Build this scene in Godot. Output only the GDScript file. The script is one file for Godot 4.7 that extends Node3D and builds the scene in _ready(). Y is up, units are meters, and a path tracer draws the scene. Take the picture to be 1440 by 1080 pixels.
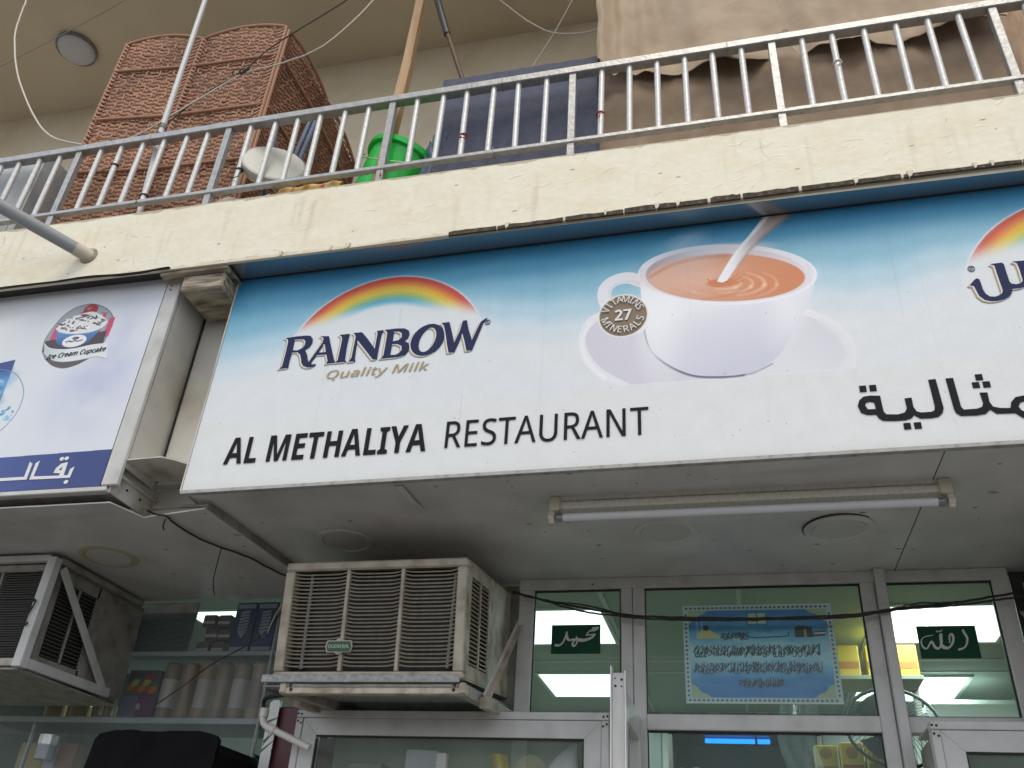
extends Node3D
# Ground floor shops under a balcony, seen from the pavement looking up. Metres, y up, shop glass at z = 0, street towards +z.

class MB:
	# collects triangles; corners are given counter-clockwise seen from outside
	var v := PackedVector3Array()
	var n := PackedVector3Array()
	var t := PackedVector2Array()
	var c := PackedColorArray()
	var tint := Color.WHITE
	func put(a: Vector3, b: Vector3, d: Vector3, na: Vector3, nb: Vector3, nd: Vector3, ta := Vector2.ZERO, tb := Vector2.ZERO, td := Vector2.ZERO) -> void:
		v.append(a); v.append(d); v.append(b)
		n.append(na); n.append(nd); n.append(nb)
		t.append(ta); t.append(td); t.append(tb)
		c.append(tint); c.append(tint); c.append(tint)
	func tri(a: Vector3, b: Vector3, d: Vector3, ta := Vector2.ZERO, tb := Vector2.ZERO, td := Vector2.ZERO) -> void:
		var m := (b - a).cross(d - a)
		if m.length_squared() < 1e-16:
			return
		m = m.normalized()
		put(a, b, d, m, m, m, ta, tb, td)
	func quad(a: Vector3, b: Vector3, d: Vector3, e: Vector3, uv := Rect2(0, 0, 1, 1)) -> void:
		var p := uv.position
		var q := uv.end
		tri(a, b, d, Vector2(p.x, q.y), q, Vector2(q.x, p.y))
		tri(a, d, e, Vector2(p.x, q.y), Vector2(q.x, p.y), p)
	func otri(a: Vector3, b: Vector3, d: Vector3, from: Vector3) -> void:
		if (b - a).cross(d - a).dot((a + b + d) / 3.0 - from) < 0.0:
			tri(a, d, b)
		else:
			tri(a, b, d)
	func oquad(a: Vector3, b: Vector3, d: Vector3, e: Vector3, from: Vector3) -> void:
		otri(a, b, d, from)
		otri(a, d, e, from)
	func box(at: Vector3, size: Vector3, bev := 0.002, turn := Basis.IDENTITY) -> MB:
		var h := size / 2.0
		var k := minf(bev, minf(h.x, minf(h.y, h.z)) * 0.9)
		var p := {}
		for sx in [-1, 1]:
			for sy in [-1, 1]:
				for sz in [-1, 1]:
					var s := Vector3(sx, sy, sz)
					for ax in 3:
						var q := h - Vector3(k, k, k)
						q[ax] = h[ax]
						p[[sx, sy, sz, ax]] = at + turn * (q * s)
		for ax in 3:
			var b := (ax + 1) % 3
			var d := (ax + 2) % 3
			for s in [-1, 1]:
				var g := []
				for w in [[-1, -1], [1, -1], [1, 1], [-1, 1]]:
					var key := [0, 0, 0, ax]
					key[ax] = s; key[b] = w[0]; key[d] = w[1]
					g.append(p[key])
				oquad(g[0], g[1], g[2], g[3], at)
			if k > 0.0:
				for s1 in [-1, 1]:
					for s2 in [-1, 1]:
						var k1 := [0, 0, 0, b]
						k1[ax] = -1; k1[b] = s1; k1[d] = s2
						var k2 = k1.duplicate(); k2[ax] = 1
						var k3 = k2.duplicate(); k3[3] = d
						var k4 = k1.duplicate(); k4[3] = d
						oquad(p[k1], p[k2], p[k3], p[k4], at)
		if k > 0.0:
			for sx in [-1, 1]:
				for sy in [-1, 1]:
					for sz in [-1, 1]:
						otri(p[[sx, sy, sz, 0]], p[[sx, sy, sz, 1]], p[[sx, sy, sz, 2]], at)
		return self
	func bar(a: Vector3, b: Vector3, w: float, h: float, up := Vector3.UP, bev := 0.002) -> MB:
		# a square-section bar from a to b, w across, h along «up»
		var z := (b - a).normalized()
		if absf(z.dot(up)) > 0.98:
			up = Vector3(0, 0, 1) if absf(z.z) < 0.9 else Vector3.RIGHT
		var x := up.cross(z).normalized()
		return box((a + b) / 2.0, Vector3(w, h, a.distance_to(b)), bev, Basis(x, z.cross(x), z))
	func tube(pts: Array, r: float, sides := 8, r_end := -1.0) -> MB:
		var m := pts.size()
		var up := Vector3(0.31, 0.9, 0.2)
		var rings := []
		var norms := []
		for i in m:
			var dir: Vector3 = (pts[mini(i + 1, m - 1)] - pts[maxi(i - 1, 0)]).normalized()
			var x := (up - dir * up.dot(dir)).normalized()
			up = x
			var y := dir.cross(x)
			var rad := r if r_end < 0.0 else lerpf(r, r_end, float(i) / (m - 1))
			var ring := []
			var nn := []
			for j in sides:
				var an := TAU * j / sides
				var o := x * cos(an) + y * sin(an)
				ring.append(pts[i] + o * rad)
				nn.append(o)
			rings.append(ring)
			norms.append(nn)
		for i in m - 1:
			for j in sides:
				var k := (j + 1) % sides
				put(rings[i][j], rings[i][k], rings[i + 1][k], norms[i][j], norms[i][k], norms[i + 1][k])
				put(rings[i][j], rings[i + 1][k], rings[i + 1][j], norms[i][j], norms[i + 1][k], norms[i + 1][j])
		for j in sides:
			var k := (j + 1) % sides
			tri(pts[0], rings[0][k], rings[0][j])
			tri(pts[m - 1], rings[m - 1][j], rings[m - 1][k])
		return self
	func lathe(prof: Array, at: Vector3, sides := 24, turn := Basis.IDENTITY) -> MB:
		# prof: Vector2(radius, height), from below outside upwards
		for i in prof.size() - 1:
			var a: Vector2 = prof[i]
			var b: Vector2 = prof[i + 1]
			var e := b - a
			if e.length() < 1e-6:
				continue
			var nr := Vector2(e.y, -e.x).normalized()
			for j in sides:
				var q := []
				var nn := []
				for an in [TAU * j / sides, TAU * (j + 1) / sides]:
					var o := Vector3(sin(an), 0, cos(an))
					nn.append(turn * (o * nr.x + Vector3(0, nr.y, 0)))
					q.append(at + turn * (o * a.x + Vector3(0, a.y, 0)))
					q.append(at + turn * (o * b.x + Vector3(0, b.y, 0)))
				if a.x > 1e-6:
					put(q[0], q[2], q[3], nn[0], nn[1], nn[1])
				if b.x > 1e-6:
					put(q[0], q[3], q[1], nn[0], nn[1], nn[0])
		return self
	func flat(poly: PackedVector2Array, z0: float, z1: float, f := Transform3D.IDENTITY) -> MB:
		# a polygon in the xy plane of f, from z0 up to z1, with its sides
		if Geometry2D.is_polygon_clockwise(poly):
			poly = poly.duplicate()
			poly.reverse()
		var ix := Geometry2D.triangulate_polygon(poly)
		for i in range(0, ix.size(), 3):
			var a := poly[ix[i]]
			var b := poly[ix[i + 1]]
			var d := poly[ix[i + 2]]
			if (b - a).cross(d - a) < 0.0:
				var w := b
				b = d
				d = w
			tri(f * Vector3(a.x, a.y, z1), f * Vector3(b.x, b.y, z1), f * Vector3(d.x, d.y, z1), a, b, d)
			tri(f * Vector3(a.x, a.y, z0), f * Vector3(d.x, d.y, z0), f * Vector3(b.x, b.y, z0), a, d, b)
		for i in poly.size():
			var a := poly[i]
			var b := poly[(i + 1) % poly.size()]
			quad(f * Vector3(a.x, a.y, z0), f * Vector3(b.x, b.y, z0), f * Vector3(b.x, b.y, z1), f * Vector3(a.x, a.y, z1))
		return self
	func slab(poly: PackedVector2Array, y0: float, y1: float) -> MB:
		# a polygon given in x and z, between two heights
		var q := PackedVector2Array()
		for p in poly:
			q.append(Vector2(p.x, -p.y))
		return flat(q, y0, y1, Transform3D(Basis(Vector3.RIGHT, Vector3(0, 0, -1), Vector3.UP), Vector3.ZERO))
	func sheet(nu: int, nv: int, f: Callable, thick := 0.0) -> MB:
		# a smooth grid of points f(u, v); with a back side when thick
		var p := []
		for i in nu + 1:
			var row := []
			for j in nv + 1:
				row.append(f.call(float(i) / nu, float(j) / nv))
			p.append(row)
		var nn := []
		for i in nu + 1:
			var row := []
			for j in nv + 1:
				var du: Vector3 = p[mini(i + 1, nu)][j] - p[maxi(i - 1, 0)][j]
				var dv: Vector3 = p[i][mini(j + 1, nv)] - p[i][maxi(j - 1, 0)]
				row.append(du.cross(dv).normalized())
			nn.append(row)
		for i in nu:
			for j in nv:
				for w in [[0, 0, 1, 0, 1, 1], [0, 0, 1, 1, 0, 1]]:
					var q := []
					var m := []
					var uv := []
					for k in 3:
						q.append(p[i + w[2 * k]][j + w[2 * k + 1]])
						m.append(nn[i + w[2 * k]][j + w[2 * k + 1]])
						uv.append(Vector2(float(i + w[2 * k]) / nu, 1.0 - float(j + w[2 * k + 1]) / nv))
					put(q[0], q[1], q[2], m[0], m[1], m[2], uv[0], uv[1], uv[2])
					if thick > 0.0:
						put(q[0] - m[0] * thick, q[2] - m[2] * thick, q[1] - m[1] * thick, -m[0], -m[2], -m[1], uv[0], uv[2], uv[1])
		return self
	func mesh() -> ArrayMesh:
		var a := []
		a.resize(Mesh.ARRAY_MAX)
		a[Mesh.ARRAY_VERTEX] = v
		a[Mesh.ARRAY_NORMAL] = n
		a[Mesh.ARRAY_TEX_UV] = t
		a[Mesh.ARRAY_COLOR] = c
		var m := ArrayMesh.new()
		m.add_surface_from_arrays(Mesh.PRIMITIVE_TRIANGLES, a)
		return m

class Canvas:
	# a printed picture, drawn in metres of the thing it is printed on
	var im: Image
	var w: int
	var h: int
	var s: float
	var o: Vector2
	func _init(pw: int, ph: int, scale: float, origin := Vector2.ZERO, ground := Color.WHITE) -> void:
		w = pw; h = ph; s = scale; o = origin
		im = Image.create(w, h, false, Image.FORMAT_RGB8)
		im.fill(ground)
	func at(p: Vector2) -> Vector2:
		return Vector2((p.x - o.x) * s, h - (p.y - o.y) * s)
	func mix(x: int, y: int, k: Color, a: float) -> void:
		if a > 0.003 and x >= 0 and y >= 0 and x < w and y < h:
			im.set_pixel(x, y, im.get_pixel(x, y).lerp(k, minf(a, 1.0)))
	func poly(pts: Array, k: Color, alpha := 1.0, k2 := Color(0, 0, 0, 0), g0 := Vector2.ZERO, g1 := Vector2.ONE) -> void:
		var q := PackedVector2Array()
		var lo := Vector2(1e9, 1e9)
		var hi := -lo
		for p in pts:
			var r := at(p)
			q.append(r)
			lo = lo.min(r)
			hi = hi.max(r)
		var a0 := at(g0)
		var gd := at(g1) - a0
		var x0 := maxi(0, int(lo.x))
		var x1 := mini(w - 1, int(hi.x) + 1)
		if x1 < x0:
			return
		for y in range(maxi(0, int(lo.y)), mini(h - 1, int(hi.y) + 1) + 1):
			var cov := PackedFloat32Array()
			cov.resize(x1 - x0 + 2)
			for sub in 4:
				var yy := y + (sub + 0.5) / 4.0
				var xs := []
				for i in q.size():
					var a := q[i]
					var b := q[(i + 1) % q.size()]
					if (a.y <= yy) != (b.y <= yy):
						xs.append(a.x + (yy - a.y) / (b.y - a.y) * (b.x - a.x))
				xs.sort()
				for i in range(0, xs.size() - 1, 2):
					var l: float = maxf(xs[i], x0)
					var r: float = minf(xs[i + 1], x1 + 1)
					for x in range(int(l), int(ceilf(r))):
						cov[x - x0] += 0.25 * (minf(r, x + 1) - maxf(l, x))
			for x in range(x0, x1 + 1):
				var cv := cov[x - x0]
				if cv > 0.0:
					var kk := k
					if k2.a > 0.0:
						kk = k.lerp(k2, clampf((Vector2(x, y) - a0).dot(gd) / gd.length_squared(), 0, 1))
					mix(x, y, kk, cv * alpha)
	func ell(ct: Vector2, rx: float, ry: float, rho: float, k: Color, alpha := 1.0, soft := 0.0, k2 := Color(0, 0, 0, 0)) -> void:
		# k2: colour at the right end
		var m := at(ct)
		var e := maxf(soft, 1.0 / (s * minf(rx, ry)))
		for y in range(int(m.y - ry * s * (1 + e)) - 1, int(m.y + ry * s * (1 + e)) + 2):
			for x in range(int(m.x - rx * s * (1 + e)) - 1, int(m.x + rx * s * (1 + e)) + 2):
				var X := (x + 0.5 - m.x) / (rx * s)
				var Y := -(y + 0.5 - m.y) / (ry * s)
				var d := sqrt(maxf(0.0, (X * X - 2 * rho * X * Y + Y * Y) / (1 - rho * rho)))
				if d < 1 + e:
					mix(x, y, k if k2.a == 0.0 else k.lerp(k2, clampf(X * 0.5 + 0.5, 0, 1)), alpha * clampf((1 - d) / e + 0.5, 0, 1))
	func line(pts: Array, w0: float, w1: float, k: Color, alpha := 1.0, soft := 0.7) -> void:
		# a brush stroke; its width goes from w0 to w1 (metres)
		var cov := {}
		for i in pts.size() - 1:
			var a := at(pts[i])
			var b := at(pts[i + 1])
			var ra := lerpf(w0, w1, float(i) / maxi(1, pts.size() - 1)) * s / 2
			var rb := lerpf(w0, w1, float(i + 1) / maxi(1, pts.size() - 1)) * s / 2
			var g := maxf(ra, rb) + soft + 1
			for y in range(int(minf(a.y, b.y) - g), int(maxf(a.y, b.y) + g) + 1):
				for x in range(int(minf(a.x, b.x) - g), int(maxf(a.x, b.x) + g) + 1):
					var p := Vector2(x + 0.5, y + 0.5)
					var f := clampf((p - a).dot(b - a) / maxf(1e-6, (b - a).length_squared()), 0, 1)
					var c := clampf((lerpf(ra, rb, f) - p.distance_to(a.lerp(b, f))) / soft + 0.5, 0, 1)
					if c > 0.0:
						var key := y * w + x
						cov[key] = maxf(c, cov.get(key, 0.0))
		for key in cov:
			mix(key % w, key / w, k, alpha * cov[key])
	func tex() -> ImageTexture:
		return ImageTexture.create_from_image(im)

var used := {}
var rng := RandomNumberGenerator.new()
var sans := font("Droid Sans", 400)
var sans_bold := font("Droid Sans", 700)
var serif_bold := font("Droid Serif", 700)

func font(face: String, weight: int) -> SystemFont:
	var f := SystemFont.new()
	f.font_names = PackedStringArray([face])
	f.font_weight = weight
	return f

func numbered(n: String) -> String:
	used[n] = used.get(n, -1) + 1
	return n if used[n] == 0 else "%s_%03d" % [n, used[n]]

func tag(o: Node3D, label: String, category: String, group := "") -> Node3D:
	o.set_meta("label", label)
	o.set_meta("category", category)
	if group:
		o.set_meta("group", group)
	return o

func thing(called: String, label: String, category: String, at := Vector3.ZERO, group := "") -> Node3D:
	var o := Node3D.new()
	o.name = numbered(called)
	add_child(o)
	o.position = at
	return tag(o, label, category, group)

func own_name(called: String, parent: Node3D) -> String:
	var k := "%d %s" % [parent.get_instance_id(), called]
	used[k] = used.get(k, -1) + 1
	return called if used[k] == 0 else "%s_%03d" % [called, used[k]]

func part(called: String, b: MB, m: Material, parent: Node3D, label := "") -> MeshInstance3D:
	var o := again(called, b.mesh(), m, parent)
	if label:
		o.set_meta("label", label)
	return o

func again(called: String, mesh: Mesh, m: Material, parent: Node3D, f := Transform3D.IDENTITY) -> MeshInstance3D:
	# one more piece, with a mesh that may be shared
	var o := MeshInstance3D.new()
	o.mesh = mesh
	o.material_override = m
	o.transform = f
	o.name = own_name(called, parent)
	parent.add_child(o)
	return o

func solo(called: String, b: MB, m: Material, label: String, category: String, group := "") -> MeshInstance3D:
	var o := MeshInstance3D.new()
	o.mesh = b.mesh()
	o.material_override = m
	o.name = numbered(called)
	add_child(o)
	tag(o, label, category, group)
	return o

func copy(src: Node3D, label: String, at: Vector3, group := "") -> Node3D:
	var o: Node3D = src.duplicate()
	o.name = numbered(String(src.name).rstrip("_0123456789"))
	add_child(o)
	o.position = at
	o.set_meta("label", label)
	if group:
		o.set_meta("group", group)
	return o

func lin(r: float, g: float, b: float) -> Color:
	return Color(r, g, b).linear_to_srgb()

func plain(k: Color, rough := 0.6, metal := 0.0, spec := 0.5) -> StandardMaterial3D:
	var m := StandardMaterial3D.new()
	m.albedo_color = k
	m.roughness = rough
	m.metallic = metal
	m.metallic_specular = spec
	return m

func noise(freq: float, seed_: int, oct := 4, kind := FastNoiseLite.TYPE_SIMPLEX_SMOOTH) -> FastNoiseLite:
	var f := FastNoiseLite.new()
	f.noise_type = kind
	f.seed = seed_
	f.frequency = freq
	f.fractal_octaves = oct
	return f

func grained(stops: Array, metres: float, freq: float, seed_: int, rough := 0.7, bump := 0.0, metal := 0.0, size := 256, stretch := Vector3.ONE) -> StandardMaterial3D:
	# stops: [[offset, colour], ...] along the noise; world-sized by triplanar mapping
	var m := plain(Color.WHITE, rough, metal)
	var g := Gradient.new()
	var off := PackedFloat32Array()
	var col := PackedColorArray()
	for q in stops:
		off.append(q[0])
		col.append(q[1])
	g.offsets = off
	g.colors = col
	var t := NoiseTexture2D.new()
	t.width = size
	t.height = size
	t.seamless = true
	t.noise = noise(freq, seed_, 5)
	t.color_ramp = g
	m.albedo_texture = t
	m.uv1_triplanar = true
	m.uv1_world_triplanar = true
	m.uv1_scale = stretch / metres
	if bump > 0.0:
		var nt := NoiseTexture2D.new()
		nt.width = size
		nt.height = size
		nt.seamless = true
		nt.as_normal_map = true
		nt.bump_strength = bump
		nt.noise = noise(freq * 2.0, seed_ + 7, 5)
		m.normal_enabled = true
		m.normal_texture = nt
	return m

func printed(t: Texture2D, rough := 0.45) -> StandardMaterial3D:
	var m := plain(Color.WHITE, rough)
	m.albedo_texture = t
	m.texture_repeat = false
	return m

func glow(k: Color, e: float) -> StandardMaterial3D:
	var m := plain(k, 0.5)
	m.emission_enabled = true
	m.emission = k
	m.emission_energy_multiplier = e
	return m

func glass(k: Color, a: float) -> StandardMaterial3D:
	var m := plain(Color(k, a), 0.02)
	m.metallic_specular = 0.23
	m.transparency = BaseMaterial3D.TRANSPARENCY_ALPHA
	return m

func film(seed_: int, most: float) -> StandardMaterial3D:
	# dust and wiped smears on a pane
	var m := grained([[0.0, Color(0.62, 0.66, 0.64, 0.0)], [0.45, Color(0.62, 0.66, 0.64, most * 0.35)], [1.0, Color(0.66, 0.68, 0.66, most)]], 0.9, 0.012, seed_, 0.9, 0.0, 0.0, 256, Vector3(1.0, 0.45, 1.0))
	m.transparency = BaseMaterial3D.TRANSPARENCY_ALPHA
	return m

func P(a: Array) -> PackedVector2Array:
	var q := PackedVector2Array()
	for i in range(0, a.size(), 2):
		q.append(Vector2(a[i], a[i + 1]))
	return q

func V(a: Array) -> Array:
	return Array(P(a))

func W3(a: Array) -> Array:
	var q := []
	for i in range(0, a.size(), 3):
		q.append(Vector3(a[i], a[i + 1], a[i + 2]))
	return q

func smooth(pts: Array, step := 8) -> Array:
	# a smooth curve through the points
	var q := []
	var m := pts.size()
	for i in m - 1:
		for k in step:
			q.append(pts[i].cubic_interpolate(pts[i + 1], pts[maxi(i - 1, 0)], pts[mini(i + 2, m - 1)], float(k) / step))
	q.append(pts[m - 1])
	return q

func wobbly(pts: Array, amount: float, step := 8) -> Array:
	var q := smooth(pts, step)
	for i in range(1, q.size() - 1):
		q[i] += Vector3(rng.randf_range(-1, 1), rng.randf_range(-1, 1), rng.randf_range(-1, 1)) * amount
	return q

func glyph(b: MB, outers: Array, holes: Array, z0: float, z1: float, shift := Vector2.ZERO) -> void:
	# letters with counters: cut in strips through the holes so that every piece is a simple polygon
	var cuts := [-1e3]
	for h in holes:
		var mid := 0.0
		for p in h:
			mid += p.x
		cuts.append(mid / h.size())
	cuts.sort()
	cuts.append(1e3)
	for o in outers:
		for i in cuts.size() - 1:
			var strip := PackedVector2Array([Vector2(cuts[i], -1e3), Vector2(cuts[i + 1], -1e3), Vector2(cuts[i + 1], 1e3), Vector2(cuts[i], 1e3)])
			var bits := Geometry2D.intersect_polygons(o, strip)
			for h in holes:
				var next: Array[PackedVector2Array] = []
				for q in bits:
					next.append_array(Geometry2D.clip_polygons(q, h))
				bits = next
			for q in bits:
				b.flat(q, z0, z1, Transform3D(Basis.IDENTITY, Vector3(shift.x, shift.y, 0)))

func lettering(called: String, text: String, f: Font, m: Material, parent: Node3D, at: Vector3, wide: float, tall: float, slant := 0.0, turn := 0.0) -> MeshInstance3D:
	# text whose capitals are «tall» metres and whose line is «wide» metres (0: natural width), starting at its lower left corner
	var t := TextMesh.new()
	t.text = text
	t.font = f
	t.font_size = 64
	t.pixel_size = 0.01
	t.depth = 0.02
	t.curve_step = 2.0
	t.horizontal_alignment = HORIZONTAL_ALIGNMENT_LEFT
	t.vertical_alignment = VERTICAL_ALIGNMENT_BOTTOM
	var box := t.get_aabb()
	var cap := TextMesh.new()
	cap.text = "E"
	cap.font = f
	cap.font_size = 64
	cap.pixel_size = 0.01
	cap.vertical_alignment = VERTICAL_ALIGNMENT_BOTTOM
	var cb := cap.get_aabb()
	var ky := tall / cb.size.y
	var kx := ky if wide == 0.0 else wide / box.size.x
	var o := MeshInstance3D.new()
	o.mesh = t
	o.material_override = m
	o.name = called
	parent.add_child(o, true)
	var bs := Basis(Vector3(0, 0, 1), turn) * Basis(Vector3(kx, 0, 0), Vector3(slant * ky, ky, 0), Vector3(0, 0, 0.05))
	o.transform = Transform3D(bs, at - bs * Vector3(box.position.x, cb.position.y, -0.01))
	return o

var M := {}

func _ready() -> void:
	rng.seed = 20
	# camera, sky, daylight, exposure
	var cam := Camera3D.new()
	cam.name = "camera"
	cam.transform = Transform3D(Basis(Vector3(0.970412, 0.058513, -0.234258), Vector3(0.076036, 0.846776, 0.526487), Vector3(0.229171, -0.528721, 0.817273)), Vector3(0, 1.6, 3.44))
	cam.fov = 46.73
	cam.near = 0.05
	cam.far = 500.0
	add_child(cam)
	var sky_mat := ProceduralSkyMaterial.new()
	sky_mat.sky_top_color = Color(0.80, 0.84, 0.90)
	sky_mat.sky_horizon_color = Color(0.90, 0.91, 0.92)
	sky_mat.sky_curve = 0.2
	sky_mat.ground_horizon_color = Color(0.45, 0.44, 0.43)
	sky_mat.ground_bottom_color = Color(0.32, 0.31, 0.30)
	sky_mat.sky_energy_multiplier = 1.0
	var sky := Sky.new()
	sky.sky_material = sky_mat
	var env := Environment.new()
	env.background_mode = Environment.BG_SKY
	env.sky = sky
	env.tonemap_mode = Environment.TONE_MAPPER_LINEAR
	env.tonemap_exposure = 1.8
	env.sdfgi_enabled = true
	env.ssao_enabled = true
	env.ssil_enabled = true
	var we := WorldEnvironment.new()
	we.name = "world_environment"
	we.environment = env
	add_child(we)
	var sun := DirectionalLight3D.new()
	sun.name = "sun"
	sun.rotation_degrees = Vector3(-58, 12, 0)
	sun.light_color = Color(1.0, 0.97, 0.92)
	sun.light_energy = 0.3
	sun.light_angular_distance = 30.0
	sun.shadow_enabled = true
	add_child(sun)

	materials()
	ground()
	building()
	canopy()
	railing()
	main_sign()
	left_sign()
	shopfront()
	shop_inside()
	left_shop()
	coolers()
	balcony_things()
	cables()

func materials() -> void:
	M.white_metal = grained([[0.0, lin(0.40, 0.39, 0.37)], [0.35, lin(0.52, 0.51, 0.49)], [1.0, lin(0.62, 0.61, 0.59)]], 0.9, 0.02, 3, 0.42, 0.0)
	M.silver = grained([[0.0, lin(0.29, 0.285, 0.275)], [0.4, lin(0.39, 0.385, 0.375)], [1.0, lin(0.46, 0.455, 0.445)]], 0.35, 0.03, 4, 0.40, 0.5, 0.45)
	M.bright = grained([[0.0, lin(0.46, 0.45, 0.43)], [0.4, lin(0.62, 0.61, 0.59)], [1.0, lin(0.70, 0.69, 0.67)]], 0.25, 0.04, 29, 0.38, 0.5, 0.25)
	M.soffit = soffit_material()
	M.dark = plain(lin(0.02, 0.02, 0.02), 0.8)
	M.black = plain(lin(0.012, 0.012, 0.012), 0.6)
	M.cream = grained([[0.0, lin(0.60, 0.54, 0.41)], [0.4, lin(0.70, 0.64, 0.50)], [1.0, lin(0.75, 0.69, 0.55)]], 1.6, 0.012, 5, 0.75, 2.0)
	M.balcony_wall = grained([[0.0, lin(0.68, 0.585, 0.43)], [0.5, lin(0.77, 0.68, 0.51)], [1.0, lin(0.80, 0.72, 0.57)]], 1.8, 0.012, 27, 0.85, 1.0)
	M.balcony_floor = grained([[0.0, lin(0.32, 0.28, 0.23)], [1.0, lin(0.45, 0.41, 0.35)]], 1.0, 0.02, 28, 0.85)
	M.ceiling = grained([[0.0, lin(0.66, 0.56, 0.41)], [1.0, lin(0.76, 0.66, 0.50)]], 2.5, 0.01, 6, 0.85, 1.0)
	M.grubby = grained([[0.0, lin(0.28, 0.24, 0.18)], [0.35, lin(0.46, 0.42, 0.35)], [0.6, lin(0.58, 0.55, 0.49)], [1.0, lin(0.66, 0.63, 0.58)]], 0.7, 0.014, 8, 0.5, 1.0)
	M.clad = grained([[0.0, lin(0.40, 0.355, 0.28)], [0.35, lin(0.55, 0.52, 0.46)], [1.0, lin(0.64, 0.625, 0.585)]], 1.2, 0.008, 9, 0.45, 0.6)
	M.old_wood = grained([[0.0, lin(0.10, 0.08, 0.06)], [0.45, lin(0.30, 0.25, 0.19)], [0.7, lin(0.45, 0.38, 0.29)], [1.0, lin(0.55, 0.50, 0.42)]], 0.3, 0.02, 10, 0.9, 6.0, 0.0, 256, Vector3(0.3, 1.6, 1.0))
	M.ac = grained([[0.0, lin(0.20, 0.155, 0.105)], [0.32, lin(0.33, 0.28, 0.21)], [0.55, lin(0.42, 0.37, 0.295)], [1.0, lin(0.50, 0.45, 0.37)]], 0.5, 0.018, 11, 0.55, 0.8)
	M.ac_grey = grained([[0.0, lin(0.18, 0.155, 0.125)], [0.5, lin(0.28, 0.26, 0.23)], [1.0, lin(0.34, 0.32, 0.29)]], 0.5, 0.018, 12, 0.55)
	M.tray = grained([[0.0, lin(0.16, 0.16, 0.16)], [1.0, lin(0.34, 0.345, 0.35)]], 0.2, 0.03, 13, 0.5, 1.0, 0.3)
	M.wire = plain(lin(0.03, 0.026, 0.022), 0.6)
	M.wire_white = plain(lin(0.62, 0.57, 0.50), 0.5)
	M.pvc = plain(lin(0.62, 0.60, 0.55), 0.4)
	M.window_glass = glass(Color(0.75, 0.9, 0.82), 0.10)
	M.film = film(51, 0.11)
	M.film_thick = film(52, 0.18)
	M.letter_black = plain(lin(0.013, 0.013, 0.016), 0.6, 0.0, 0.25)
	M.letter_blue = plain(lin(0.026, 0.032, 0.088), 0.6, 0.0, 0.25)
	M.letter_gold = plain(lin(0.42, 0.31, 0.15), 0.45)
	M.letter_white = plain(lin(0.72, 0.72, 0.70), 0.45)
	M.concrete = grained([[0.0, lin(0.10, 0.097, 0.092)], [1.0, lin(0.15, 0.145, 0.135)]], 2.0, 0.02, 14, 0.9, 2.0)
	M.olive = grained([[0.0, lin(0.24, 0.25, 0.19)], [1.0, lin(0.34, 0.35, 0.28)]], 1.5, 0.01, 15, 0.8)
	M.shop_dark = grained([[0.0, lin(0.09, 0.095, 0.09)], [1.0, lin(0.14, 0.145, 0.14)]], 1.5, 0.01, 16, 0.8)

func soffit_material() -> StandardMaterial3D:
	# pale aluminium sheet with flecks of dirt
	var c := Canvas.new(1024, 1024, 400.0, Vector2.ZERO, Color(0.785, 0.772, 0.765))
	var f := noise(0.006, 31)
	for y in 1024:
		for x in 1024:
			c.im.set_pixel(x, y, Color(0.785, 0.772, 0.765) * (1.0 + 0.10 * f.get_noise_2d(x, y)))
	for i in 420:
		var p := Vector2(rng.randf_range(0.02, 2.54), rng.randf_range(0.02, 2.54))
		if rng.randf() < 0.6:
			p = Vector2(fposmod(0.6 + rng.randfn(0, 0.28), 2.5), fposmod(0.7 + rng.randfn(0, 0.3), 2.5))
		var r := rng.randf_range(0.0015, 0.0058) * (1.0 if rng.randf() < 0.9 else 1.7)
		c.ell(p, r * rng.randf_range(1.0, 2.4), r, rng.randf_range(-0.6, 0.6), Color(0.2, 0.18, 0.16), rng.randf_range(0.3, 0.9), 0.6)
	for i in 16:
		var p := Vector2(rng.randf_range(0.1, 2.4), rng.randf_range(0.1, 2.4))
		c.ell(p, rng.randf_range(0.03, 0.16), rng.randf_range(0.02, 0.07), rng.randf_range(-0.5, 0.5), Color(0.60, 0.56, 0.51), rng.randf_range(0.08, 0.28), 1.3)
	for i in 26:
		var p := Vector2(rng.randf_range(0.1, 2.4), rng.randf_range(0.1, 2.4))
		c.line([p, p + Vector2(rng.randf_range(-0.3, 0.3), rng.randf_range(-0.05, 0.05))], 0.002, 0.001, Color(0.45, 0.42, 0.4), 0.35)
	var m := plain(Color.WHITE, 0.38)
	m.albedo_texture = c.tex()
	m.uv1_triplanar = true
	m.uv1_world_triplanar = true
	m.uv1_scale = Vector3.ONE / 2.56
	return m

func ground() -> void:
	var g := MB.new().box(Vector3(0, -0.15, 0), Vector3(400, 0.02, 400), 0.0)
	solo("ground", g, M.concrete, "bare ground under the street and the shops", "ground").set_meta("kind", "structure")
	var r := MB.new().box(Vector3(0, -0.13, 12.0), Vector3(200, 0.016, 12.0), 0.0)
	solo("road", r, grained([[0.0, lin(0.04, 0.04, 0.042)], [1.0, lin(0.075, 0.074, 0.072)]], 1.2, 0.05, 17, 0.9, 2.0), "grey asphalt road in front of the shops", "road").set_meta("kind", "structure")
	var p := MB.new().box(Vector3(0, -0.07, 2.55), Vector3(120, 0.14, 6.9), 0.012)
	solo("pavement", p, grained([[0.0, lin(0.14, 0.134, 0.122)], [1.0, lin(0.21, 0.20, 0.185)]], 1.4, 0.03, 18, 0.9, 2.0), "concrete pavement with kerb in front of the shops", "pavement").set_meta("kind", "structure")

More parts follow.
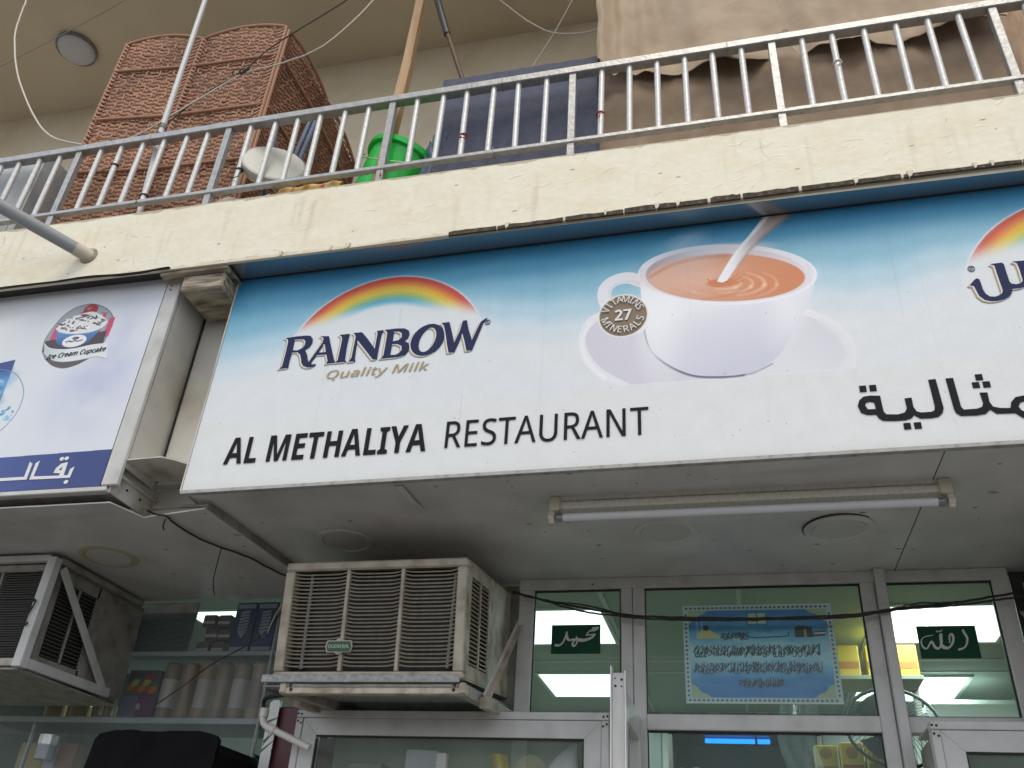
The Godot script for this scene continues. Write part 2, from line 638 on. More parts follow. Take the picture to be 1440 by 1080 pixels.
func beam_material() -> StandardMaterial3D:
	# old thick cream paint: wrinkles, blisters, stains and hair cracks, drawn at their place on the beam (6.4 m by 0.42 m)
	var w := 2048
	var h := 136
	var c := Canvas.new(w, h, 320.0, Vector2.ZERO, Color.WHITE)
	var hm := Canvas.new(w, h, 320.0, Vector2.ZERO, Color(0.5, 0.5, 0.5))
	var f := noise(0.012, 41, 5)
	var g := noise(0.06, 42, 3)
	for y in h:
		for x in w:
			var a := f.get_noise_2d(x, y * 1.4)
			var b := g.get_noise_2d(x, y)
			var k := Color(0.922, 0.893, 0.812).lerp(Color(0.903, 0.860, 0.752), clampf(a * 1.1 + 0.2, 0, 1))
			c.im.set_pixel(x, y, k * (1.0 + 0.02 * b))
			hm.im.set_pixel(x, y, Color.from_hsv(0, 0, 0.5 + 0.05 * b + 0.10 * a))
	for i in 260:
		var p := Vector2(rng.randf_range(0.05, 6.3), rng.randf_range(0.02, 0.40))
		var l := rng.randf_range(0.01, 0.055)
		var an := rng.randf_range(0.1, 1.1)
		var q := [p]
		for k in 4:
			an += rng.randf_range(-0.5, 0.5)
			p += Vector2(cos(an), sin(an)) * l / 4
			q.append(p)
		hm.line(q, 0.006, 0.003, Color(0.70, 0.70, 0.70), rng.randf_range(0.2, 0.8), 2.5)
		if rng.randf() < 0.34:
			c.line(q, 0.0022, 0.0012, Color(0.50, 0.43, 0.31), rng.randf_range(0.2, 0.55))
	for i in 60:
		var x := rng.randf_range(0.05, 6.3)
		var y0 := rng.randf_range(0.2, 0.41)
		c.line(V([x, y0, x + rng.randf_range(-0.004, 0.004), y0 - rng.randf_range(0.08, 0.3)]), rng.randf_range(0.008, 0.03), 0.006, Color(0.70, 0.64, 0.52), rng.randf_range(0.06, 0.2), 4.0)
	for i in 9:
		var x := rng.randf_range(0.4, 6.0)
		var q := [Vector2(x, rng.randf_range(0.2, 0.41))]
		for k in 6:
			q.append(Vector2(x + rng.randf_range(-0.006, 0.012) * k, q[0].y - 0.035 * k * rng.randf_range(0.7, 1.0)))
		c.line(q, 0.007, 0.003, Color(0.60, 0.55, 0.44), 0.22, 2.0)
	for i in 26:
		c.ell(Vector2(rng.randf_range(0.1, 6.3), rng.randf_range(0.0, 0.41)), rng.randf_range(0.003, 0.009), 0.003, 0.3, Color(0.35, 0.30, 0.22), 0.7, 0.7)
	for x in range(0, w, 3):
		var d := 0.5 + 0.5 * f.get_noise_2d(x * 3.0, 500.0)
		for y in range(h - 1, h - 3 - int(8 * d), -1):
			for k in 3:
				c.mix(x + k, y, Color(0.58, 0.50, 0.36), 0.35 * d)
	for x in range(0, w):
		var d := maxf(0.0, f.get_noise_2d(x * 1.5, 900.0) + 0.15)
		for y in int(2 + 7 * d):
			c.mix(x, y, Color(0.55, 0.49, 0.38), 0.5)
	var m := printed(c.tex(), 0.6)
	hm.im.bump_map_to_normal_map(3.2)
	m.normal_enabled = true
	m.normal_texture = hm.tex()
	m.normal_scale = 0.9
	return m

func building() -> void:
	var b := thing("apartment_building", "cream painted building with an open balcony above two shops", "building")
	# the upstand beam of the balcony: a little deeper at its left end
	var bm := MB.new()
	var xl := -4.4
	var xm := -1.4
	var xr := 2.0
	var tl := 4.20
	var bl := 3.766
	bm.quad(Vector3(xl, bl, 1.12), Vector3(xm, bl, 1.12), Vector3(xm, 4.106, 1.12), Vector3(xl, 4.112, 1.12), Rect2(0, 0, 0.469, 1))
	bm.quad(Vector3(xm, bl, 1.12), Vector3(xr, 3.797, 1.12), Vector3(xr, 4.092, 1.12), Vector3(xm, 4.106, 1.12), Rect2(0.469, 0, 0.531, 1))
	part("balcony_beam", bm, beam_material(), b)
	var core := MB.new()
	core.quad(Vector3(xl, 4.112, 1.12), Vector3(xm, 4.106, 1.12), Vector3(xm, 4.106, 0.97), Vector3(xl, 4.112, 0.97))
	core.quad(Vector3(xm, 4.106, 1.12), Vector3(xr, 4.092, 1.12), Vector3(xr, 4.092, 0.97), Vector3(xm, 4.106, 0.97))
	core.quad(Vector3(xl, bl, 1.107), Vector3(xm, bl, 1.107), Vector3(xm, bl, 1.12), Vector3(xl, bl, 1.12))
	core.quad(Vector3(xm, bl, 1.107), Vector3(xr, 3.797, 1.107), Vector3(xr, 3.797, 1.12), Vector3(xm, bl, 1.12))
	core.quad(Vector3(xl, 3.805, 0.97), Vector3(xr, 3.805, 0.97), Vector3(xr, 3.805, 1.107), Vector3(xl, 3.805, 1.107))
	core.quad(Vector3(xr, bl, 1.107), Vector3(xm, bl, 1.107), Vector3(xm, 3.81, 1.107), Vector3(xr, 3.81, 1.107))
	core.quad(Vector3(xm, bl, 1.107), Vector3(xl, bl, 1.107), Vector3(xl, 3.81, 1.107), Vector3(xm, 3.81, 1.107))
	core.quad(Vector3(xr, bl, 0.97), Vector3(xl, bl, 0.97), Vector3(xl, 4.112, 0.97), Vector3(xr, 4.092, 0.97))
	part("beam_core", core, M.cream, b)
	part("balcony_floor", MB.new().box(Vector3(-1.2, 3.87, 0.41), Vector3(6.4, 0.16, 1.12), 0.0), M.balcony_floor, b)
	part("balcony_wall", MB.new().box(Vector3(-3.5, 5.3, -0.25), Vector3(16.0, 2.9, 0.2), 0.0), M.balcony_wall, b)
	part("balcony_ceiling", MB.new().box(Vector3(-3.5, 6.76, 0.5), Vector3(16.0, 0.2, 1.7), 0.0), M.ceiling, b)
	part("upper_wall", MB.new().box(Vector3(-3.5, 9.0, 0.4), Vector3(16.0, 4.26, 1.5), 0.0), M.cream, b)
	part("bulkhead", MB.new().box(Vector3(-1.2, 3.38, -0.06), Vector3(7.0, 1.06, 0.11), 0.0), M.cream, b)
	part("balcony_door", MB.new().box(Vector3(1.45, 5.0, 0.7), Vector3(0.95, 2.1, 0.05), 0.004), grained([[0.0, lin(0.20, 0.10, 0.04)], [1.0, lin(0.38, 0.22, 0.10)]], 0.5, 0.02, 19, 0.5, 1.0, 0.0, 256, Vector3(1, 0.15, 1)), b)
	# torn drip strip along the foot of the beam, with flakes of paint hanging over it
	var rust := grained([[0.0, lin(0.035, 0.026, 0.018)], [0.7, lin(0.10, 0.075, 0.05)], [1.0, lin(0.20, 0.15, 0.10)]], 0.2, 0.03, 20, 0.9, 3.0)
	for q in [[-0.93, -0.75], [-0.745, -0.505], [-0.495, -0.29], [-0.285, 0.0], [0.01, 0.11], [0.118, 0.30], [0.31, 0.62], [0.63, 0.98], [0.985, 1.5]]:
		var d := MB.new()
		var ya: float = 3.766 + 0.0091 * (q[0] + 1.4)
		var yb: float = 3.766 + 0.0091 * (q[1] + 1.4)
		var th: float = rng.randf_range(0.013, 0.019) * (1.0 if q[0] < 0.4 else 0.6)
		var poly := PackedVector2Array([Vector2(q[0], ya - 0.004)])
		poly.append(Vector2(q[1], yb - 0.004))
		for k in 9:
			poly.append(Vector2(lerpf(q[1], q[0], k / 8.0), lerpf(yb, ya, k / 8.0) + th * rng.randf_range(0.75, 1.15)))
		d.flat(poly, 1.114, 1.1235)
		part("drip_strip", d, rust, b)
	for k in 11:
		var x := rng.randf_range(-1.9, 1.2)
		var y := 3.766 + maxf(0.0, 0.0091 * (x + 1.4))
		var d := MB.new()
		var s := rng.randf_range(0.006, 0.016)
		d.flat(PackedVector2Array([Vector2(x, y + 0.02), Vector2(x + s * 0.4, y - s * 0.4), Vector2(x + s, y - 0.001), Vector2(x + s * 1.5, y + 0.02)]), 1.117, 1.1275)
		part("paint_flake", d, M.cream, b)
	# worn timber ends between the two signs
	var lt := MB.new()
	lt.box(Vector3(-1.945, 3.712, 0.985), Vector3(0.185, 0.072, 0.21), 0.006)
	lt.box(Vector3(-1.985, 3.757, 1.05), Vector3(0.30, 0.016, 0.12), 0.003, Basis(Vector3(0, 0, 1), 0.012))
	part("weathered_lintel", lt, M.old_wood, b)
	# party wall and foot of the facade
	part("party_wall", MB.new().box(Vector3(-1.86, 1.5, -1.7), Vector3(0.12, 3.0, 3.2), 0.0), M.olive, b)
	part("red_wall_panel", MB.new().box(Vector3(-1.69, 1.16, 0.065), Vector3(0.26, 2.32, 0.13), 0.003), plain(lin(0.10, 0.015, 0.02), 0.45), b)
	part("wall_under_cooler", MB.new().box(Vector3(-1.22, 2.56, -0.03), Vector3(0.70, 0.55, 0.05), 0.0), M.ac_grey, b)
	var sc := Canvas.new(64, 1024, 400.0, Vector2.ZERO, Color(0.86, 0.86, 0.84))
	for k in 46:
		var y := rng.randf_range(0.0, 2.56)
		sc.line([Vector2(rng.randf_range(-0.01, 0.08), y), Vector2(rng.randf_range(0.06, 0.17), y + rng.randf_range(0.015, 0.05))], 0.012, 0.004, Color(0.14, 0.14, 0.15), 0.85)
	var sp := MB.new()
	sp.quad(Vector3(-1.815, 0.0, 0.152), Vector3(-1.772, 0.0, 0.152), Vector3(-1.772, 2.34, 0.152), Vector3(-1.815, 2.34, 0.152))
	sp.box(Vector3(-1.7935, 1.17, 0.143), Vector3(0.043, 2.34, 0.014), 0.0)
	part("striped_post", sp, printed(sc.tex(), 0.3), b, "white marble patterned post with dark veins")
	# rooms behind the glass
	part("shop_back_wall", MB.new().box(Vector3(0.1, 1.5, -3.35), Vector3(4.2, 3.0, 0.1), 0.0), M.olive, b)
	part("shop_side_wall", MB.new().box(Vector3(2.1, 1.5, -1.7), Vector3(0.1, 3.0, 3.3), 0.0), M.olive, b)
	part("shop_ceiling", MB.new().box(Vector3(-1.4, 3.05, -1.72), Vector3(7.2, 0.1, 3.36), 0.0), plain(lin(0.34, 0.38, 0.34), 0.85), b)
	part("shop_floor", MB.new().box(Vector3(-1.4, 0.012, -1.7), Vector3(7.0, 0.02, 3.3), 0.0), M.concrete, b)
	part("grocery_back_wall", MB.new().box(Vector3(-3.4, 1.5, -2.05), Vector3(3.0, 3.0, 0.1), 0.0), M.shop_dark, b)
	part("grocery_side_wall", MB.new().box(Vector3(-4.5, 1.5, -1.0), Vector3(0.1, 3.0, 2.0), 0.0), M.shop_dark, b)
	# dark bay to the right of the shopfront
	part("side_panel", MB.new().box(Vector3(1.45, 1.42, -0.03), Vector3(0.98, 2.84, 0.06), 0.0), plain(lin(0.05, 0.045, 0.042), 0.6), b)

func canopy() -> void:
	# underside of the sign boxes, over the pavement
	var s := thing("canopy_soffit", "grey sheet metal soffit over the restaurant front, dotted with dirt", "soffit")
	part("soffit_panel", MB.new().slab(P([-1.735, 0.0, -1.80, 0.93, -1.84, 0.983, 0.597, 1.009, 0.566, 0.0]), 2.842, 2.85), M.soffit, s)
	part("soffit_panel", MB.new().slab(P([0.5705, 0.0, 0.6015, 1.009, 1.86, 1.022, 1.86, 0.0]), 2.8425, 2.85), M.soffit, s)
	part("seam_backing", MB.new().box(Vector3(0.6, 2.856, 0.5), Vector3(0.2, 0.006, 1.0), 0.0), M.black, s)
	var l := thing("canopy_soffit", "lower grey soffit of the grocery with a cut corner and sagging front edge", "soffit")
	part("soffit_panel", MB.new().slab(P([-4.2, 0.0, -4.2, 1.03, -2.39, 1.018, -2.102, 1.019, -2.055, 0.885, -1.781, 0.932, -1.742, 0.36, -1.72, 0.0]), 2.805, 2.81), M.soffit, l)
	part("edge_fold", MB.new().bar(Vector3(-1.778, 2.824, 0.928), Vector3(-1.722, 2.824, 0.02), 0.004, 0.03), M.ac_grey, l)
	# recessed lamps
	for q in [[-0.232, 2.842, 0.488, 0.112, "round flush downlight under the left half of the tube light", 0.0], [0.347, 2.842, 0.472, 0.116, "round downlight with a gap round its rim, under the right half of the tube light", 0.006], [-1.432, 2.842, 0.516, 0.112, "round unlit downlight in the soffit above the window air conditioner", 0.0], [-2.44, 2.805, 0.54, 0.118, "round yellowed downlight in the lower soffit of the grocery", 0.0]]:
		var d := thing("downlight", q[4], "ceiling light", Vector3(q[0], q[1], q[2]), "round downlights in the canopy soffit")
		var r: float = q[3]
		var rim := MB.new().lathe([Vector2(r * 0.74, -0.001), Vector2(r * 0.80, -0.006), Vector2(r * 0.98, -0.004), Vector2(r, 0.001)], Vector3.ZERO, 40)
		part("rim", rim, M.soffit if q[0] > -2 else plain(lin(0.42, 0.36, 0.26), 0.5), d)
		var disc := MB.new().lathe([Vector2(0.0001, -0.0035), Vector2(r * 0.74, -0.0025)], Vector3.ZERO, 40)
		part("diffuser", disc, plain(lin(0.52, 0.51, 0.49), 0.45), d)
		if q[5] > 0.0:
			d.rotation.z = 0.03
			d.rotation.x = 0.02
			d.position.y -= 0.004
			part("shadow_gap", MB.new().lathe([Vector2(r * 0.97, 0.0025), Vector2(r * 1.035, 0.003)], Vector3.ZERO, 40), M.black, d)
	var ls := MB.new()
	ls.bar(Vector3(-1.055, 2.838, 0.965), Vector3(-1.047, 2.832, 0.86), 0.026, 0.003, Vector3.UP, 0.001)
	ls.bar(Vector3(-1.047, 2.832, 0.862), Vector3(-1.043, 2.841, 0.775), 0.024, 0.003, Vector3.UP, 0.001)
	solo("loose_strip", ls, M.clad, "small bent metal strip stuck to the soffit near the sign edge", "strip")
	# tube light
	var t := thing("tube_light", "long unlit fluorescent tube fitting under the canopy soffit", "light fitting", Vector3(0.03, 2.842, 0.79))
	var body := MB.new()
	body.flat(P([-0.024, 0.0, -0.020, -0.040, 0.004, -0.047, 0.026, -0.040, 0.031, 0.0]), -0.575, 0.575, Transform3D(Basis(Vector3(0, 0, -1), Vector3.UP, Vector3.RIGHT), Vector3.ZERO))
	var batten_m := grained([[0.0, lin(0.48, 0.44, 0.35)], [0.4, lin(0.60, 0.57, 0.49)], [1.0, lin(0.65, 0.62, 0.55)]], 0.25, 0.05, 30, 0.45)
	part("batten", body, batten_m, t)
	var refl := MB.new()
	refl.box(Vector3(0, -0.0415, -0.045), Vector3(1.15, 0.002, 0.05), 0.0)
	part("reflector", refl, M.white_metal, t)
	part("groove", MB.new().box(Vector3(0, -0.018, 0.0289), Vector3(1.14, 0.003, 0.002), 0.0), M.ac_grey, t)
	part("tube", MB.new().tube([Vector3(-0.585, -0.070, 0.014), Vector3(0.585, -0.070, 0.014)], 0.0135, 14), plain(lin(0.60, 0.60, 0.62), 0.18), t)
	var cap_m := plain(lin(0.52, 0.48, 0.38), 0.5)
	for sx in [-1, 1]:
		part("end_cap", MB.new().box(Vector3(sx * 0.592, -0.024, 0.003), Vector3(0.036, 0.050, 0.062), 0.004), cap_m, t)
		var h := MB.new()
		h.box(Vector3(sx * 0.602, -0.066, 0.008), Vector3(0.018, 0.05, 0.030), 0.003)
		h.tube([Vector3(sx * 0.594, -0.070, 0.014), Vector3(sx * 0.612, -0.070, 0.014)], 0.0145, 12)
		part("lamp_holder", h, cap_m, t)
		part("tube_end", MB.new().tube([Vector3(sx * 0.565, -0.070, 0.014), Vector3(sx * 0.585, -0.070, 0.014)], 0.0139, 14), plain(lin(0.22, 0.22, 0.24), 0.3, 0.5), t)
		part("starter", MB.new().tube([Vector3(sx * 0.54, -0.05, -0.03), Vector3(sx * 0.585, -0.05, -0.03)], 0.010, 10), plain(lin(0.5, 0.5, 0.5), 0.3), t)

func railing() -> void:
	var r := thing("balcony_railing", "silver painted metal balcony railing with square posts and round balusters", "railing", Vector3(-0.5, 4.1, 1.08))
	var o := -r.position
	var x0 := -2.828
	var sp := 0.7785
	var tr := part("top_rail", MB.new().box(Vector3(-1.2, 4.612, 1.08) + o, Vector3(6.4, 0.037, 0.042), 0.003), M.silver, r)
	part("bottom_rail", MB.new().box(Vector3(-1.2, 4.203, 1.086) + o, Vector3(6.4, 0.021, 0.027), 0.003), M.silver, r)
	var post := MB.new().box(Vector3(0, 0.24, 0), Vector3(0.029, 0.51, 0.029), 0.002).mesh()
	var bal := MB.new().tube([Vector3(0, 0.107, 0), Vector3(0, 0.495, 0)], 0.0122, 12).mesh()
	var joint := MB.new().box(Vector3.ZERO, Vector3(0.003, 0.039, 0.044), 0.0).mesh()
	for i in range(-2, 7):
		var x := x0 + sp * i
		if x < -4.35 or x > 1.98:
			continue
		again("post", post, M.silver, r, Transform3D(Basis.IDENTITY, Vector3(x, 4.1, 1.08) + o))
		for j in range(1, 7):
			var bx := x + sp * j / 7.0 + rng.randf_range(-0.002, 0.002)
			if bx < 1.98:
				again("baluster", bal, M.bright, r, Transform3D(Basis(Vector3(0, 0, 1), rng.randf_range(-0.012, 0.012)), Vector3(bx, 4.1, 1.08) + o))
	for x in [-2.45, -0.92, -0.79, 0.12]:
		again("weld_seam", joint, M.ac_grey, tr, Transform3D(Basis.IDENTITY, Vector3(x, 4.612, 1.08) + o))
	again("weld_seam", joint, M.ac_grey, r, Transform3D(Basis.IDENTITY, Vector3(-0.80, 4.203, 1.08) + o))
	# bits of string and wire tied to it
	var red := plain(lin(0.30, 0.04, 0.04), 0.9)
	for q in [[-0.388, 4.34, red, "dark red string tied round the baluster beside the blue board"], [-0.92, 4.33, red, "dark red string tied round the baluster left of the blue board"], [-1.272, 4.20, red, "red string knotted round the post foot in front of the bucket"], [0.553, 4.43, M.wire_white, "thin pale string tied round a baluster in front of the brown cloth"], [-1.94, 4.32, M.wire, "thin wire tied round a baluster beside the white lid"], [-2.36, 4.245, M.wire, "thin wire round the baluster at the foot of the white pole"], [-2.60, 4.47, M.wire, "dark wire twisted round a baluster at the left end"]]:
		var t := MB.new()
		var pts := []
		for k in 19:
			var an := TAU * k / 9.0
			pts.append(Vector3(cos(an) * 0.0145, 0.0035 * k / 6.0 + 0.003 * sin(an * 1.3), sin(an) * 0.0145))
		t.tube(pts, 0.0028, 6)
		var tail := [pts[18]]
		for k in 4:
			tail.append(tail[-1] + Vector3(rng.randf_range(-0.03, 0.01), rng.randf_range(-0.035, 0.004), 0.006))
		t.tube(tail, 0.0022, 6)
		var s := solo("string_tie", t, q[2], q[3], "string", "strings tied to the railing")
		s.position = Vector3(x0 + sp / 7.0 * roundf((q[0] - x0) / (sp / 7.0)), q[1], 1.08)

func sky_print(v: float) -> Color:
	var stops := [[0.44, Color(0.858, 0.870, 0.882)], [0.53, Color(0.81, 0.852, 0.882)], [0.62, Color(0.68, 0.80, 0.86)], [0.72, Color(0.49, 0.71, 0.805)], [0.82, Color(0.33, 0.62, 0.755)], [0.90, Color(0.21, 0.50, 0.665)], [0.96, Color(0.145, 0.40, 0.56)]]
	if v <= stops[0][0]:
		return stops[0][1]
	for i in stops.size() - 1:
		if v < stops[i + 1][0]:
			return stops[i][1].lerp(stops[i + 1][1], smoothstep(stops[i][0], stops[i + 1][0], v))
	return stops[-1][1]

func rainbow_colour(f: float) -> Color:
	# f: 0 at the inner edge, 1 at the outer edge
	var stops := [[0.0, Color(0.50, 0.74, 0.83)], [0.14, Color(0.30, 0.66, 0.77)], [0.30, Color(0.55, 0.70, 0.50)], [0.48, Color(0.86, 0.76, 0.22)], [0.64, Color(0.89, 0.67, 0.18)], [0.80, Color(0.85, 0.42, 0.20)], [0.93, Color(0.76, 0.25, 0.20)], [1.0, Color(0.80, 0.36, 0.30)]]
	for i in stops.size() - 1:
		if f < stops[i + 1][0]:
			return stops[i][1].lerp(stops[i + 1][1], clampf((f - stops[i][0]) / (stops[i + 1][0] - stops[i][0]), 0, 1))
	return stops[-1][1]

func main_print() -> ImageTexture:
	var w := 2048
	var h := 512
	var s := 553.5
	var c := Canvas.new(w, h, s)
	var data := PackedByteArray()
	data.resize(w * h * 3)
	var f := noise(0.02, 61, 3)
	var arcs := [Vector3(0.665, 0.454, 0.395), Vector3(2.985, 0.457, 0.402)]
	for x in w:
		var u := (x + 0.5) / s
		var bend := 0.035 * f.get_noise_2d(x * 0.25, 7.0) - 0.05 * exp(-pow((u - 2.62) / 0.16, 2)) - 0.03 * exp(-pow((u - 1.12) / 0.12, 2)) + 0.03 * exp(-pow((u - 0.05) / 0.25, 2))
		var arc: Vector3 = arcs[0] if u < 1.85 else arcs[1]
		for y in h:
			var v := (h - y - 0.5) / s
			var k := sky_print(v + bend * clampf((0.93 - v) * 4.0, 0, 1))
			var dx := u - arc.x
			var dy := v - arc.y
			var d := sqrt(dx * dx + dy * dy)
			if d < arc.z + 0.16 and v > 0.4:
				var white := Color(0.855, 0.872, 0.885)
				if d < arc.z:
					k = k.lerp(white, 1.0 if d < arc.z - 0.004 else 0.8)
					var fr := (d - (arc.z - 0.128)) / 0.128
					if fr > -0.12:
						var al := smoothstep(0.615 + 0.05 * (1.0 - fr), 0.725 + 0.03 * (1.0 - fr), v) * smoothstep(-0.10, 0.06, fr)
						k = k.lerp(rainbow_colour(clampf(fr, 0, 1)), al)
				else:
					var g := (d - arc.z)
					k = k.lerp(white, 0.85 * exp(-pow(g / 0.0055, 2)) + 0.30 * exp(-g / 0.05) * smoothstep(0.86, 0.60, v))
			if v < 0.279:
				k = k.lerp(Color(0.862, 0.866, 0.862), 0.8)
			var dust := 0.012 * f.get_noise_2d(x * 0.9, y * 0.9) + 0.010 * f.get_noise_2d(x * 6.0, y * 6.0) - 0.05 * exp(-v / 0.012) - 0.02 * exp(-u / 0.03)
			if absf(u - 1.262) < 0.0009 or absf(u - 2.478) < 0.0009:
				dust -= 0.03
			k = Color(k.r + dust, k.g + dust, k.b + dust * 1.25)
			var i := (y * w + x) * 3
			data[i] = int(clampf(k.r, 0, 1) * 255.0)
			data[i + 1] = int(clampf(k.g, 0, 1) * 255.0)
			data[i + 2] = int(clampf(k.b, 0, 1) * 255.0)
	c.im = Image.create_from_data(w, h, false, Image.FORMAT_RGB8, data)
	cup_print(c)
	for i in 34:
		var x := rng.randf_range(0.02, 3.68)
		var y0 := 0.92 if rng.randf() < 0.5 else rng.randf_range(0.3, 0.9)
		c.line(V([x, y0, x + rng.randf_range(-0.004, 0.004), y0 - rng.randf_range(0.05, 0.35)]), rng.randf_range(0.003, 0.010), 0.002, Color(0.56, 0.53, 0.47), rng.randf_range(0.03, 0.12), 3.0)
	for i in 60:
		c.ell(Vector2(rng.randf_range(0.0, 3.7), rng.randf_range(0.0, 0.92)), rng.randf_range(0.001, 0.0028), 0.0015, 0.0, Color(0.42, 0.39, 0.35), 0.55, 0.6)
	return c.tex()

func cup_print(c: Canvas) -> void:
	var porcelain := Color(0.888, 0.888, 0.918)
	var shade := Color(0.80, 0.80, 0.855)
	# saucer, cut off straight where the white band begins
	c.poly(smoothed2([1.50, 0.605, 1.44, 0.58, 1.403, 0.548, 1.383, 0.475, 1.400, 0.39, 1.455, 0.322, 1.533, 0.280]) + V([2.24, 0.277]) + smoothed2([2.252, 0.334, 2.24, 0.395, 2.185, 0.473, 2.115, 0.520, 2.04, 0.535]), Color(0.885, 0.887, 0.908))
	c.poly(smoothed2([1.52, 0.59, 1.45, 0.55, 1.412, 0.50, 1.418, 0.43, 1.47, 0.35, 1.56, 0.283]) + V([1.95, 0.281, 1.9, 0.5]), Color(0.80, 0.79, 0.835), 1.0, Color(0.845, 0.84, 0.875), Vector2(1.42, 0.3), Vector2(1.72, 0.5))
	c.poly(V([1.95, 0.281, 2.19, 0.281]) + smoothed2([2.225, 0.33, 2.205, 0.40, 2.16, 0.46, 2.10, 0.50]) + V([1.9, 0.5]), Color(0.868, 0.870, 0.890), 1.0, Color(0.825, 0.825, 0.865), Vector2(2.04, 0.34), Vector2(2.17, 0.47))
	c.line(V([2.20, 0.275, 2.232, 0.33, 2.212, 0.40, 2.165, 0.462]), 0.03, 0.02, Color(0.872, 0.874, 0.895), 0.8, 12.0)
	c.line(smoothed2([1.425, 0.545, 1.396, 0.475, 1.416, 0.39, 1.475, 0.315]), 0.008, 0.016, Color(0.93, 0.93, 0.945), 0.8, 4.0)
	c.line(smoothed2([2.13, 0.505, 2.20, 0.455, 2.238, 0.39, 2.245, 0.33]), 0.014, 0.006, Color(0.90, 0.90, 0.92), 0.7, 5.0)
	# shadow of the foot, then handle and body
	c.line(smoothed2([1.612, 0.47, 1.622, 0.425, 1.664, 0.358, 1.745, 0.301, 1.834, 0.284, 1.93, 0.288, 2.0, 0.318]), 0.004, 0.003, Color(0.35, 0.37, 0.46), 0.7, 4.0)
	c.line(smoothed2([1.604, 0.51, 1.622, 0.43, 1.666, 0.360, 1.747, 0.303, 1.834, 0.286, 1.91, 0.286]), 0.004, 0.010, Color(0.26, 0.28, 0.38), 0.75, 4.0)
	c.line(smoothed2([1.600, 0.700, 1.555, 0.722, 1.505, 0.714, 1.474, 0.680, 1.478, 0.622, 1.515, 0.565, 1.585, 0.505]), 0.050, 0.048, porcelain)
	c.line(smoothed2([1.59, 0.693, 1.556, 0.706, 1.512, 0.697, 1.490, 0.668, 1.50, 0.625]), 0.010, 0.006, Color(0.80, 0.81, 0.85), 0.7, 5.0)
	var body := smoothed2([1.594, 0.70, 1.604, 0.56, 1.620, 0.43, 1.666, 0.362, 1.748, 0.306, 1.834, 0.289, 1.924, 0.292, 2.018, 0.342, 2.080, 0.445, 2.135, 0.545, 2.168, 0.64]) + V([1.88, 0.70])
	c.poly(body, Color(0.93, 0.93, 0.95), 1.0, Color(0.80, 0.80, 0.86), Vector2(1.72, 0.60), Vector2(1.84, 0.29))
	c.ell(Vector2(1.66, 0.50), 0.06, 0.16, 0.1, Color(0.95, 0.95, 0.965), 0.6, 1.3)
	c.ell(Vector2(2.06, 0.50), 0.06, 0.10, 0.4, Color(0.945, 0.945, 0.96), 0.6, 1.3)
	c.poly(smoothed2([2.05, 0.60, 2.02, 0.45, 1.95, 0.35, 1.93, 0.296, 2.018, 0.342, 2.080, 0.445, 2.135, 0.545, 2.168, 0.64]), Color(0.92, 0.92, 0.94), 0.0, Color(0.94, 0.94, 0.955), Vector2(2.0, 0.5), Vector2(2.12, 0.45))
	c.ell(Vector2(1.86, 0.43), 0.16, 0.09, 0.1, shade, 0.35, 1.2)
	# rim, inside, tea
	c.ell(Vector2(1.881, 0.693), 0.292, 0.136, -0.28, Color(0.925, 0.925, 0.945))
	c.ell(Vector2(1.880, 0.6955), 0.284, 0.128, -0.28, Color(0.875, 0.875, 0.91))
	c.ell(Vector2(1.878, 0.692), 0.262, 0.119, -0.28, Color(0.66, 0.60, 0.63), 1.0, 0.0, Color(0.86, 0.83, 0.86))
	c.ell(Vector2(1.90, 0.80), 0.13, 0.025, -0.3, Color(0.84, 0.82, 0.85), 0.8, 1.0)
	c.ell(Vector2(1.879, 0.679), 0.254, 0.106, -0.30, Color(0.835, 0.645, 0.565), 1.0, 0.0, Color(0.80, 0.475, 0.285))
	c.ell(Vector2(1.80, 0.69), 0.17, 0.05, -0.3, Color(0.87, 0.72, 0.655), 0.55, 1.2)
	c.ell(Vector2(1.99, 0.655), 0.10, 0.05, -0.3, Color(0.80, 0.45, 0.25), 0.5, 1.2)
	c.line(smoothed2([1.632, 0.715, 1.70, 0.755, 1.79, 0.775, 1.89, 0.772]), 0.006, 0.016, Color(0.62, 0.38, 0.29), 0.5, 8.0)
	for q in [[0.062, -110.0, 20.0, 0.012, 0.62], [0.100, -95.0, 48.0, 0.013, 0.58], [0.138, -70.0, 52.0, 0.014, 0.60], [0.176, -52.0, 40.0, 0.012, 0.40], [0.130, -165.0, -105.0, 0.010, 0.30]]:
		var ring := []
		for k in 21:
			var an := deg_to_rad(lerpf(q[1], q[2], k / 20.0))
			var X: float = q[0] * cos(an)
			ring.append(Vector2(1.868 + X, 0.655 + q[0] * 0.40 * sin(an) - 0.13 * X))
		c.line(ring.slice(0, 11), 0.003, q[3], Color(0.93, 0.79, 0.70), q[4], 5.0)
		c.line(ring.slice(10, 21), q[3], 0.003, Color(0.93, 0.79, 0.70), q[4], 5.0)
	c.line(smoothed2([1.80, 0.595, 1.88, 0.600, 1.95, 0.628]), 0.004, 0.006, Color(0.72, 0.44, 0.30), 0.5, 4.0)
	# splash and the stream of milk
	c.ell(Vector2(1.866, 0.657), 0.045, 0.018, -0.1, Color(0.77, 0.42, 0.22), 0.95, 0.4)
	for q in [[1.835, 0.66, 1.822, 0.680], [1.845, 0.65, 1.826, 0.656], [1.895, 0.66, 1.925, 0.690], [1.905, 0.655, 1.945, 0.684], [1.90, 0.648, 1.94, 0.656], [1.875, 0.645, 1.90, 0.640]]:
		c.line(V(q), 0.009, 0.003, Color(0.79, 0.46, 0.27))
